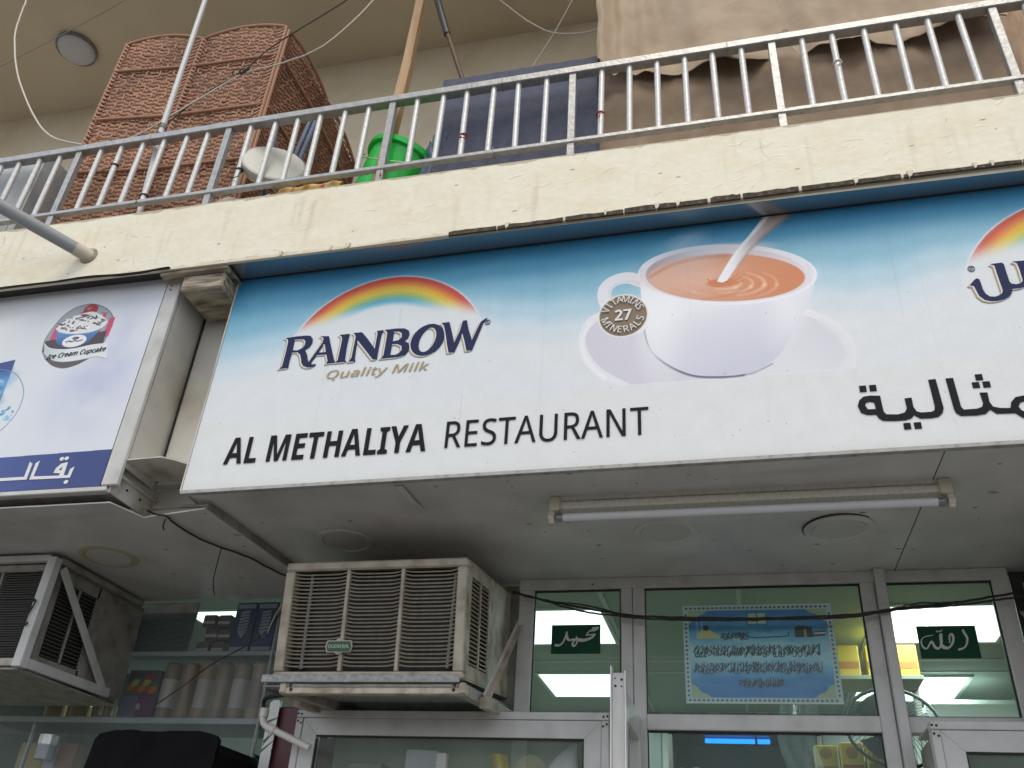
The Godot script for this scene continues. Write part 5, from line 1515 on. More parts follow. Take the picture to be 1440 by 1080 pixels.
	ban.sheet(8, 10, func(u: float, v: float): return Vector3(-0.93 + 0.06 * u + 0.035 * sin(v * 2.6), lerpf(1.85, 2.16, v), 0.12 + 0.03 * sin(u * 3.1)), 0.002)
	solo("yellow_wrapper", ban, plain(lin(0.50, 0.36, 0.03), 0.4), "crumpled yellow wrapper behind the glass of the left display case", "wrapper")
	var wb := MB.new()
	wb.sheet(14, 14, func(u: float, v: float):
		var an := TAU * u
		var r := (0.075 + 0.02 * sin(an * 3.0 + v * 4.0)) * (1.0 - 0.9 * v * v)
		return Vector3(-0.675 + cos(an) * r + 0.07 * v * v, 1.98 + 0.22 * v, 0.13 - sin(an) * r * 0.6))
	solo("plastic_bag", wb, plain(lin(0.55, 0.56, 0.57), 0.35), "knotted white plastic bag in the left display case, by the door", "plastic bag")
	var gj := MB.new()
	gj.sheet(12, 8, func(u: float, v: float):
		var an := PI * u
		return Vector3(-0.76 + 0.11 * cos(an), 1.9 + 0.26 * sin(an) * (0.6 + 0.4 * v), 0.09 + 0.06 * v))
	solo("cake_cover", gj, glass(Color(0.85, 0.8, 0.55), 0.35), "clear plastic dome in the left display case", "cover")
	carton(Vector3(-1.38, 1.9, 0.12), Vector3(0.13, 0.22, 0.08), lin(0.12, 0.13, 0.07), lin(0.3, 0.32, 0.2), "dull green carton at the left end of the display case", "goods in the display cases")
	carton(Vector3(0.80, 1.86, 0.12), Vector3(0.10, 0.20, 0.08), lin(0.10, 0.10, 0.12), lin(0.25, 0.25, 0.28), "grey carton behind the glass of the right display case", "goods in the display cases")
	carton(Vector3(0.545, 1.9, 0.10), Vector3(0.05, 0.24, 0.06), lin(0.25, 0.20, 0.02), lin(0.3, 0.3, 0.1), "yellowish packet wedged between door post and right display case", "goods in the display cases", "packet")

func left_shop() -> void:
	# display window of the grocery, behind glass
	var f := thing("grocery_window", "glazed shelf front of the grocery with pale metal edges", "shop window", Vector3(-2.6, 0.0, -0.03))
	var o := Vector3(2.6, 0, 0.03)
	var edge := plain(lin(0.24, 0.265, 0.265), 0.4)
	part("shelf_board", MB.new().box(Vector3(-2.55, 2.577, -0.20) + o, Vector3(1.35, 0.014, 0.30), 0.002), edge, f)
	part("shelf_board", MB.new().box(Vector3(-2.9, 2.296, -0.20) + o, Vector3(2.1, 0.016, 0.30), 0.002), edge, f)
	part("shelf_edge", MB.new().box(Vector3(-2.55, 2.577, -0.04) + o, Vector3(1.36, 0.020, 0.012), 0.002), edge, f)
	part("shelf_edge", MB.new().box(Vector3(-2.9, 2.296, -0.04) + o, Vector3(2.1, 0.024, 0.012), 0.002), edge, f)
	for q in [[-2.656, 2.31, 2.57], [-2.72, 2.315, 2.56], [-3.03, 1.6, 2.28], [-1.955, 1.0, 2.80]]:
		part("upright", MB.new().box(Vector3(q[0], (q[1] + q[2]) / 2, -0.036) + o, Vector3(0.013, q[2] - q[1], 0.016), 0.002), edge, f)
	var pn := MB.new()
	pn.quad(Vector3(-4.3, 0.3, -0.01) + o, Vector3(-1.93, 0.3, -0.01) + o, Vector3(-1.93, 2.80, -0.01) + o, Vector3(-4.3, 2.80, -0.01) + o)
	var wp := part("window_pane", pn, glass(Color(0.8, 0.9, 0.88), 0.05), f)
	var fl := MB.new()
	fl.quad(Vector3(-4.3, 0.3, -0.008) + o, Vector3(-1.93, 0.3, -0.008) + o, Vector3(-1.93, 2.80, -0.008) + o, Vector3(-4.3, 2.80, -0.008) + o)
	part("dust_film", fl, M.film, wp)
	# upper shelf
	var pk := Canvas.new(256, 256, 640.0, Vector2(-0.2, 0.0), Color(0.30, 0.34, 0.33))
	for k in 12:
		var y := -0.1 + 0.05 * k
		for j in 7:
			var x := -0.22 + 0.06 * j
			pk.line(V([x, y + 0.02 * j, x + 0.045, y + 0.02 * j + 0.036]), 0.003, 0.003, Color(0.16, 0.18, 0.18), 0.9)
			pk.ell(Vector2(x + 0.05, y + 0.02 * j - 0.012), 0.003, 0.003, 0.0, Color(0.18, 0.14, 0.13))
	var sheet := thing("blister_sheet", "pale greenish sheet printed with slanting dashes, at the left of the upper grocery shelf", "packaging", Vector3(-2.55, 2.586, -0.07))
	var sq := MB.new()
	sq.quad(Vector3(-0.17, 0, 0), Vector3(0.155, 0, 0), Vector3(0.155, 0.235, -0.01), Vector3(-0.17, 0.235, -0.01))
	part("print", sq, printed(pk.tex(), 0.4), sheet)
	part("backing", MB.new().box(Vector3(-0.0075, 0.117, -0.012), Vector3(0.322, 0.23, 0.008), 0.0), M.ac_grey, sheet)
	var k := 0
	for q in [[-2.33, 0.0], [-2.255, 0.0], [-2.30, 0.062], [-2.235, 0.060], [-2.325, 0.122], [-2.25, 0.120]]:
		carton(Vector3(q[0], 2.586 + q[1], -0.11), Vector3(0.064, 0.056, 0.06), lin(0.10, 0.09, 0.085), lin(0.36, 0.36, 0.34), ["small dark bulb box, bottom left of the little stack", "small dark bulb box, bottom right of the little stack", "small dark bulb box, middle left of the little stack", "small dark bulb box, middle right of the little stack", "small dark bulb box, top left of the little stack", "small dark bulb box, top right of the little stack"][k], "small bulb boxes on the grocery shelf")
		k += 1
	var blue := lin(0.018, 0.035, 0.10)
	k = 0
	for x in [-2.137, -2.032]:
		var b := thing("bulb_carton", ["tall dark blue carton with a spiral lamp on it, left of the pair", "tall dark blue carton with a spiral lamp on it, behind the air conditioner corner"][k], "box", Vector3(x, 2.586, -0.10), "blue lamp cartons on the grocery shelf")
		part("box", MB.new().box(Vector3(0, 0.112, 0), Vector3(0.101, 0.224, 0.08), 0.003), plain(blue, 0.4), b)
		var pale := plain(lin(0.24, 0.27, 0.32), 0.5)
		part("printed_band", MB.new().box(Vector3(0, 0.017, 0.0412), Vector3(0.09, 0.016, 0.0015), 0.0), pale, b)
		part("printed_band", MB.new().box(Vector3(0, 0.205, 0.0412), Vector3(0.085, 0.018, 0.0015), 0.0), pale, b)
		var sp := MB.new()
		for j in 7:
			sp.bar(Vector3(-0.022, 0.092 + 0.014 * j, 0.0415), Vector3(0.022, 0.098 + 0.014 * j, 0.0415), 0.002, 0.0095, Vector3.UP, 0.0)
		sp.flat(P([-0.018, 0.088, 0.0, 0.062, 0.018, 0.088]), 0.040, 0.0425)
		part("printed_lamp", sp, pale, b)
		k += 1
	# lower shelf
	var cer := thing("cereal_box", "colourful box with green field and orange animals, left end of the lower grocery shelf", "box", Vector3(-2.565, 2.306, -0.10))
	var cc := Canvas.new(128, 160, 800.0, Vector2(-0.08, 0.0), Color(0.17, 0.20, 0.20))
	cc.poly(V([-0.08, 0.10, 0.08, 0.10, 0.08, 0.155, -0.08, 0.155]), Color(0.16, 0.30, 0.14))
	for j in 7:
		cc.ell(Vector2(-0.06 + 0.02 * j, 0.13 + 0.02 * sin(j * 2.0)), 0.02, 0.016, 0.2, [Color(0.62, 0.32, 0.10), Color(0.55, 0.50, 0.20), Color(0.50, 0.16, 0.12)][j % 3], 1.0, 0.4)
	cc.ell(Vector2(0.03, 0.175), 0.028, 0.014, 0.0, Color(0.45, 0.10, 0.10), 1.0, 0.3)
	cc.poly(V([-0.08, 0.0, 0.0, 0.0, -0.005, 0.095, -0.08, 0.095]), Color(0.34, 0.32, 0.40))
	cc.poly(V([0.0, 0.0, 0.08, 0.0, 0.08, 0.095, -0.005, 0.095]), Color(0.32, 0.12, 0.30))
	cc.ell(Vector2(0.005, 0.05), 0.012, 0.014, 0.0, Color(0.60, 0.50, 0.50), 1.0, 0.3)
	var cq := MB.new()
	cq.quad(Vector3(-0.075, 0, 0.041), Vector3(0.075, 0, 0.041), Vector3(0.075, 0.205, 0.041), Vector3(-0.075, 0.205, 0.041))
	part("print", cq, printed(cc.tex(), 0.4), cer)
	part("box", MB.new().box(Vector3(0, 0.103, 0), Vector3(0.15, 0.206, 0.08), 0.003), plain(lin(0.10, 0.06, 0.09), 0.5), cer)
	var roll := MB.new().lathe([Vector2(0, 0), Vector2(0.034, 0.0), Vector2(0.037, 0.006), Vector2(0.037, 0.232), Vector2(0.030, 0.245), Vector2(0, 0.247)], Vector3.ZERO, 20).mesh()
	var bands := MB.new().lathe([Vector2(0.0376, 0.05), Vector2(0.0376, 0.17)], Vector3.ZERO, 20).mesh()
	for j in 6:
		var t := thing("paper_roll", ["first", "second", "third", "fourth", "fifth", "sixth"][j] + " beige wrapped roll from the left on the lower grocery shelf", "roll", Vector3(-2.452 + 0.086 * j, 2.306, -0.10), "wrapped rolls on the grocery shelf")
		again("roll", roll, plain(lin(0.24, 0.18, 0.12) * (0.85 + 0.1 * (j % 3)), 0.5), t)
		again("wrapper_band", bands, plain(lin(0.20, 0.15, 0.11) if j % 2 else lin(0.33, 0.31, 0.28), 0.45), t)
	# below the lower shelf
	k = 0
	for q in [[-2.06, 0.09, 0.16, blue, "low dark blue carton below the lower grocery shelf"], [-2.165, 0.09, 0.13, lin(0.02, 0.06, 0.11), "blue carton beside the black cover, below the grocery shelf"], [-1.985, 0.035, 0.19, lin(0.02, 0.12, 0.10), "narrow sea green packet below the grocery shelf"]]:
		carton(Vector3(q[0], 1.95, -0.12), Vector3(q[1], q[2] + 0.04, 0.07), q[3], lin(0.2, 0.22, 0.25), q[4], "goods below the grocery shelf")
	for q in [[-3.10, 0.14, lin(0.25, 0.21, 0.06), "dull yellow packet below the shelf at the far left"], [-2.92, 0.09, lin(0.17, 0.10, 0.06), "brown packet below the shelf, left of the black cover"], [-3.0, 0.06, lin(0.28, 0.30, 0.32), "grey white carton below the shelf at the far left"]]:
		carton(Vector3(q[0], 1.98, -0.18), Vector3(q[1], 0.24, 0.06), q[2], q[2] * 0.7, q[3], "goods below the grocery shelf")
	var lamp := thing("glass_jar", "small clear jar with a shiny lid below the grocery shelf", "jar", Vector3(-2.99, 2.14, -0.10))
	part("jar", MB.new().lathe([Vector2(0, 0), Vector2(0.04, 0), Vector2(0.04, 0.06)], Vector3.ZERO, 16), plain(lin(0.3, 0.33, 0.36), 0.1), lamp)
	part("lid", MB.new().lathe([Vector2(0.042, 0.06), Vector2(0.042, 0.10), Vector2(0, 0.101)], Vector3.ZERO, 16), plain(lin(0.7, 0.72, 0.74), 0.25, 0.4), lamp)
	for j in 3:
		var t := thing("yellow_jar", ["left", "middle", "right"][j] + " one of three ochre jars under the white framed air conditioner", "jar", Vector3(-3.02 + 0.13 * j, 2.309, -0.12), "ochre jars on the lower grocery shelf")
		part("jar", MB.new().lathe([Vector2(0, 0), Vector2(0.042, 0), Vector2(0.046, 0.02), Vector2(0.046, 0.06), Vector2(0.036, 0.075)], Vector3.ZERO, 18), plain(lin(0.22, 0.15, 0.05), 0.3), t)
		part("lid", MB.new().lathe([Vector2(0.04, 0.075), Vector2(0.04, 0.095), Vector2(0, 0.096)], Vector3.ZERO, 18), plain(lin(0.30, 0.24, 0.12), 0.4), t)
	var cv := MB.new()
	var fcv := noise(1.3, 91, 3)
	cv.sheet(22, 14, func(u: float, v: float):
		var x := lerpf(-2.36, -1.83, u) + 0.03 * v - 0.02
		var top := 2.165 - 0.5 * pow(absf(u - 0.5) * 2.0, 10.0) * 0.06 + 0.005 * fcv.get_noise_2d(u * 4.0, 0.0)
		return Vector3(x + 0.01 * fcv.get_noise_2d(u * 3.0, v * 3.0), lerpf(1.55, top, v), 0.46 - 0.02 * v + 0.025 * fcv.get_noise_2d(u * 3.0 + 9.0, v * 2.0)), 0.01)
	cv.box(Vector3(-2.095, 1.82, 0.22), Vector3(0.50, 0.64, 0.42), 0.04)
	cv.box(Vector3(-2.095, 0.82, 0.2), Vector3(0.46, 1.36, 0.4), 0.01)
	solo("covered_cabinet", cv, plain(lin(0.007, 0.007, 0.008), 0.85, 0.0, 0.2), "upright cabinet under a black cover in front of the grocery", "cabinet")

func window_cooler(at: Vector3, label: String, cm: Material, fin_m: Material, rows: int, badge: bool) -> Node3D:
	# window air conditioner; origin at the foot of its front, body behind it
	var a := thing("air_conditioner", label, "air conditioner", at, "window air conditioners above the shops")
	var w := 0.684
	var h := 0.402
	var dp := 0.62
	part("front_rail", MB.new().box(Vector3(0, h - 0.0155, -0.02), Vector3(w, 0.031, 0.04), 0.006), cm, a)
	part("front_rail", MB.new().box(Vector3(0, 0.012, -0.02), Vector3(w, 0.024, 0.04), 0.006), cm, a)
	for sx in [-1, 1]:
		part("front_stile", MB.new().box(Vector3(sx * (w / 2 - 0.018), h / 2 - 0.0035, -0.0205), Vector3(0.036, h - 0.0555, 0.039), 0.004), cm, a)
	for x in [-0.098, 0.107]:
		part("rib", MB.new().box(Vector3(x, h / 2 - 0.0035, -0.012), Vector3(0.013, h - 0.0555, 0.022), 0.003), cm, a)
	var body := MB.new()
	body.box(Vector3(0, h - 0.004, -dp / 2 - 0.02), Vector3(w - 0.004, 0.006, dp - 0.04), 0.0)
	body.box(Vector3(0, 0.004, -dp / 2 - 0.02), Vector3(w - 0.004, 0.006, dp - 0.04), 0.0)
	body.box(Vector3(-w / 2 + 0.005, h / 2, -dp / 2 - 0.02), Vector3(0.006, h - 0.016, dp - 0.04), 0.0)
	body.box(Vector3(0, h / 2, -dp + 0.005), Vector3(w - 0.02, h - 0.02, 0.006), 0.0)
	# right side, with two openings for the louvres
	var x1 := w / 2 - 0.005
	for q in [[h / 2, -0.055, h - 0.016, 0.03], [h / 2, -0.1905, h - 0.092, 0.012], [h / 2, -0.46, h - 0.016, 0.32], [h - 0.03, -0.19, 0.044, 0.24], [0.03, -0.19, 0.044, 0.24]]:
		body.box(Vector3(x1, q[0], q[1]), Vector3(0.006, q[2], q[3]), 0.0)
	part("casing", body, cm, a)
	part("inside", MB.new().box(Vector3(0, h / 2, -0.30), Vector3(w - 0.07, h - 0.05, 0.45), 0.0), M.black, a)
	for k in 2:
		var coil := MB.new().tube([Vector3(-0.265 if k == 0 else 0.272, 0.04, -0.056), Vector3(-0.262 if k == 0 else 0.285, h - 0.04, -0.056)], 0.007, 8)
		part("coil_pipe", coil, plain(lin(0.30, 0.30, 0.30), 0.5, 0.4), a)
	# louvres: thin slats that curl down where they meet the ribs
	var cols := [[-0.306, -0.1045], [-0.0915, 0.1005], [0.1135, 0.306]]
	for c in cols:
		var wd: float = c[1] - c[0]
		var fin := MB.new()
		fin.sheet(8, 1, func(u: float, v: float):
			var e := pow(absf(u - 0.5) * 2.0, 6.0)
			return Vector3((u - 0.5) * wd, 0.006 * e + 0.0036 * v, -0.007 + 0.002 * v), 0.005)
		var fm := fin.mesh()
		for i in rows:
			var y := 0.033 + (h - 0.073) * (i + 0.4) / rows
			var bent := 0.0
			if rng.randf() < 0.1:
				bent = rng.randf_range(-0.018, 0.018)
			again("louvre", fm, fin_m, a, Transform3D(Basis(Vector3(0, 0, 1), bent + rng.randf_range(-0.004, 0.004)), Vector3((c[0] + c[1]) / 2, y + rng.randf_range(-0.0008, 0.0008), 0)))
	var sl := MB.new().box(Vector3.ZERO, Vector3(0.004, 0.007, 0.112), 0.0, Basis(Vector3(0, 0, 1), 0.5)).mesh()
	for z in [-0.127, -0.252]:
		for i in 20:
			again("side_louvre", sl, fin_m, a, Transform3D(Basis.IDENTITY, Vector3(x1, 0.06 + (h - 0.12) * i / 19.0, z)))
	if badge:
		var bp := MB.new()
		var shape := PackedVector2Array()
		for q in [[-0.044, 0.020], [-0.014, 0.020], [-0.006, 0.027], [0.006, 0.027], [0.014, 0.020], [0.044, 0.020], [0.0505, 0.0], [0.044, -0.020], [0.014, -0.020], [0.006, -0.027], [-0.006, -0.027], [-0.014, -0.020], [-0.044, -0.020], [-0.0505, 0.0]]:
			shape.append(Vector2(q[0], q[1]))
		bp.flat(shape, 0.0, 0.004, Transform3D(Basis.IDENTITY, Vector3(-0.103, 0.106, 0.0)))
		var br := part("badge_rim", bp, M.ac, a)
		var bg := MB.new()
		bg.flat(P([-0.040, 0.0165, 0.040, 0.0165, 0.0455, 0.0, 0.040, -0.0165, -0.040, -0.0165, -0.0455, 0.0]), 0.004, 0.0052, Transform3D(Basis.IDENTITY, Vector3(-0.103, 0.106, 0.0)))
		part("badge_plate", bg, plain(lin(0.01, 0.085, 0.045), 0.4), br)
		lettering("badge_lettering", "OGENERAL", sans, plain(lin(0.55, 0.55, 0.42), 0.4), br, Vector3(-0.142, 0.1005, 0.0052), 0.078, 0.0115)
	a.rotation.x = deg_to_rad(7.2)
	return a

func bracket(at: Vector3, w: float, label: String, outward: bool) -> Node3D:
	# welded frame under a window unit; at: middle of the wall edge
	var b := thing("steel_bracket", label, "bracket", at, "brackets carrying the air conditioners")
	var h := w / 2
	if outward:
		var fb := part("front_bar", MB.new().box(Vector3(0, -0.052, 0.635), Vector3(w, 0.034, 0.030), 0.003), M.ac, b)
		for sx in [-1, 1]:
			part("side_bar", MB.new().bar(Vector3(sx * (h - 0.02), -0.052, 0.62), Vector3(sx * (h - 0.02), 0.0, 0.0), 0.032, 0.034), M.ac_grey, b)
			part("brace", MB.new().bar(Vector3(sx * (h + 0.006), -0.035, 0.455), Vector3(sx * (h + 0.006), 0.385, 0.0), 0.006, 0.030, Vector3(0, 0, 1)), M.white_metal, b)
			part("brace_flange", MB.new().bar(Vector3(sx * (h + 0.018), -0.045, 0.462), Vector3(sx * (h + 0.018), 0.375, 0.007), 0.022, 0.004, Vector3(0, 0, 1)), M.ac, b)
			part("angle_plate", MB.new().box(Vector3(sx * (h + 0.012), -0.05, 0.40), Vector3(0.028, 0.036, 0.17), 0.002, Basis(Vector3.RIGHT, 0.08)), M.ac, b)
			for q in [[-0.012, -0.045], [-0.03, -0.055], [-0.028, -0.042]]:
				part("bolt", MB.new().lathe([Vector2(0.006, 0), Vector2(0.005, 0.004), Vector2(0, 0.005)], Vector3(sx * (h + q[0] * 1.4), q[1], 0.650), 8, Basis(Vector3.RIGHT, PI / 2)), M.black, fb)
			part("corner_bracket", MB.new().box(Vector3(sx * (h - 0.012), -0.050, 0.652), Vector3(0.022, 0.032, 0.006), 0.002), M.ac, b)
	return b

func coolers() -> void:
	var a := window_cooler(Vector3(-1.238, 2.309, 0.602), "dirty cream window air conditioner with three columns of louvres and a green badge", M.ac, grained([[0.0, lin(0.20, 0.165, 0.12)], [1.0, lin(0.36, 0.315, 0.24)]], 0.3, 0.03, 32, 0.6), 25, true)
	# tray and bracket below it
	var t := thing("drip_tray", "grey folded metal drip tray under the badged air conditioner", "tray", Vector3(-1.235, 2.296, 0.36))
	part("front_lip", MB.new().box(Vector3(0, 0.0, 0.300), Vector3(0.700, 0.026, 0.006), 0.002), M.tray, t)
	part("tray_bottom", MB.new().box(Vector3(0, 0.008, -0.02), Vector3(0.69, 0.005, 0.63), 0.001, Basis(Vector3.RIGHT, 0.10)), M.tray, t)
	part("side_lip", MB.new().box(Vector3(0.347, 0.012, -0.03), Vector3(0.004, 0.03, 0.60), 0.001, Basis(Vector3.RIGHT, 0.10)), M.tray, t)
	part("side_lip", MB.new().box(Vector3(-0.347, 0.012, -0.03), Vector3(0.004, 0.03, 0.60), 0.001, Basis(Vector3.RIGHT, 0.10)), M.tray, t)
	bracket(Vector3(-1.19, 2.318, 0.0), 0.652, "pale bracket with diagonal braces under the badged air conditioner", true)
	var drip := MB.new().tube(smooth([Vector3(-1.60, 2.30, 0.42), Vector3(-1.72, 2.30, 0.36), Vector3(-1.735, 2.27, 0.34), Vector3(-1.728, 2.245, 0.345)]), 0.008, 8)
	solo("drain_hose", drip, M.black, "short black hose from the badged air conditioner into the white elbow", "hose")
	var el := MB.new()
	el.tube(smooth([Vector3(-1.725, 2.262, 0.345), Vector3(-1.725, 2.228, 0.345), Vector3(-1.708, 2.205, 0.345), Vector3(-1.66, 2.186, 0.345), Vector3(-1.52, 2.133, 0.345)]), 0.0125, 12)
	el.tube([Vector3(-1.725, 2.266, 0.345), Vector3(-1.725, 2.236, 0.345)], 0.0165, 12)
	el.tube([Vector3(-1.695, 2.200, 0.345), Vector3(-1.668, 2.189, 0.345)], 0.0165, 12)
	solo("drain_pipe", el, M.pvc, "white plastic elbow pipe below the left corner of the badged air conditioner", "pipe")
	# left unit, in a welded cage
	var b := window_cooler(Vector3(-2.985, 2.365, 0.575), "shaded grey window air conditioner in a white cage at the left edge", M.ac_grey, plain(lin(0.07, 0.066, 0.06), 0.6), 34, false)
	b.rotation.x = deg_to_rad(1.5)
	var g := bracket(Vector3(-2.98, 2.36, 0.0), 0.7, "white welded cage with a diagonal bar round the left air conditioner", false)
	part("corner_post", MB.new().box(Vector3(0.352, 0.205, 0.605), Vector3(0.040, 0.43, 0.040), 0.003), M.white_metal, g)
	part("top_bar", MB.new().box(Vector3(-0.15, 0.420, 0.600), Vector3(0.96, 0.026, 0.026), 0.002), M.white_metal, g)
	part("top_side_bar", MB.new().bar(Vector3(0.352, 0.418, 0.58), Vector3(0.352, 0.425, 0.02), 0.03, 0.024), M.ac_grey, g)
	part("bottom_side_bar", MB.new().bar(Vector3(0.357, 0.012, 0.585), Vector3(0.357, 0.02, 0.08), 0.024, 0.036), M.white_metal, g)
	part("bottom_bar", MB.new().box(Vector3(-0.15, 0.010, 0.600), Vector3(0.96, 0.028, 0.026), 0.002), M.ac, g)
	part("diagonal_bar", MB.new().bar(Vector3(0.366, 0.390, 0.565), Vector3(0.366, 0.028, 0.13), 0.010, 0.036, Vector3(0, 0, 1)), M.white_metal, g)
	part("carrier_plate", MB.new().box(Vector3(-0.12, -0.012, 0.30), Vector3(0.94, 0.008, 0.60), 0.0), M.ac_grey, g)
	var hook := MB.new()
	hook.tube(smooth([Vector3(0.338, 0.235, 0.63), Vector3(0.350, 0.240, 0.636), Vector3(0.352, 0.225, 0.634), Vector3(0.334, 0.17, 0.632), Vector3(0.335, 0.145, 0.634), Vector3(0.348, 0.143, 0.636), Vector3(0.351, 0.152, 0.634)]), 0.0035, 6)
	part("wire_hook", hook, M.black, g)
	# right unit, of which the photograph shows one brace
	var c := copy(a, "third window air conditioner at the right edge, beyond the shopfront", Vector3(1.33, 2.309, 0.602), "window air conditioners above the shops")
	for ch in c.get_children():
		if String(ch.name).begins_with("badge"):
			ch.free()
	var br := get_node("steel_bracket")
	copy(br, "bracket at the right edge, its diagonal brace beside the second green sign", Vector3(1.32, 2.318, 0.0), "brackets carrying the air conditioners")

func weave(w: float, h: float, arch: float, row: float, m: Material, parent: Node3D, f: Transform3D, tint: Color) -> void:
	# one folding panel: stiles, arched top, cross bars and woven cane strands standing proud of each other
	var b := MB.new()
	var wn := noise(0.06, 93, 2)
	var cell := w / 17.0
	var r := 0
	var y := 0.015
	while y < h + arch:
		for i in 17:
			var x := -w / 2 + cell * (i + 0.5)
			var yt := h + arch * (1.0 - pow(2.0 * x / w, 2.0)) - 0.012
			if y > yt:
				continue
			var over := ((i + r * 2 + int(3.0 * wn.get_noise_2d(x * 40.0, y * 40.0))) % 4) < 2
			var k := rng.randf_range(0.72, 1.15) * (1.0 + 0.35 * wn.get_noise_2d(x * 60.0, y * 25.0 + w * 900.0))
			b.tint = Color(tint.r * k, tint.g * k, tint.b * k)
			var zc := 0.0045 if over else -0.003
			var hw := cell * (0.56 if over else 0.50)
			var rr := row * 0.46
			var tl := rng.randf_range(-0.0022, 0.0022)
			if rng.randf() < 0.02:
				continue
			var p := [Vector3(x - hw, y - tl, zc - 0.007), Vector3(x - hw * 0.45, y - tl * 0.5, zc), Vector3(x + hw * 0.45, y + tl * 0.5, zc), Vector3(x + hw, y + tl, zc - 0.007)]
			for s in 3:
				var u := Vector3(0, rr, -0.003)
				var d := Vector3(0, -rr, -0.003)
				b.quad(f * (p[s] + d), f * (p[s + 1] + d), f * p[s + 1], f * p[s])
				b.quad(f * p[s], f * p[s + 1], f * (p[s + 1] + u), f * (p[s] + u))
		# upright strands at the sides show as short rungs
		for sx in [-1, 1]:
			if r % 2 == 0 and y < h - 0.02:
				b.tint = Color(tint.r * 0.95, tint.g * 0.95, tint.b * 0.95)
				b.bar(f * Vector3(sx * (w / 2 - 0.026), y, 0.008), f * Vector3(sx * (w / 2 - 0.004), y + 0.012, 0.010), 0.006, 0.007, Vector3.UP, 0.0)
		# every third pair of columns has an upright strand on top
		if r % 4 == 0:
			for i in range(1, 15, 3):
				var x := -w / 2 + cell * (i + 0.5 + (r % 3))
				if absf(x) < w / 2 - 0.03 and y < h - 0.03:
					b.bar(f * Vector3(x, y - 0.004, 0.004), f * Vector3(x, y + row * 2.1, 0.005), 0.006, 0.005, Vector3(0, 0, 1), 0.0)
		y += row
		r += 1
	part("woven_panel", b, m, parent).set_meta("kind", "stuff")
	var fm: Material = M.cane
	for sx in [-1, 1]:
		part("stile", MB.new().tube([f * Vector3(sx * w / 2, 0, 0), f * Vector3(sx * w / 2, h, 0)], 0.010, 8), fm, parent)
	var top := []
	for k in 13:
		var x := lerpf(-w / 2, w / 2, k / 12.0)
		top.append(f * Vector3(x, h + arch * (1.0 - pow(2.0 * x / w, 2.0)), 0))
	part("arched_rail", MB.new().tube(top, 0.010, 8), fm, parent)
	for y2 in [0.28, 0.65, 1.02, 1.39]:
		if y2 < h:
			part("cross_bar", MB.new().tube([f * Vector3(-w / 2, y2, 0.008), f * Vector3(w / 2, y2, 0.008)], 0.0085, 8), fm, parent)
	var back := MB.new()
	back.quad(f * Vector3(-w / 2, 0, -0.009), f * Vector3(w / 2, 0, -0.009), f * Vector3(w / 2, h, -0.009), f * Vector3(-w / 2, h, -0.009))
	part("backing", back, plain(lin(0.32, 0.175, 0.115), 0.9), parent)

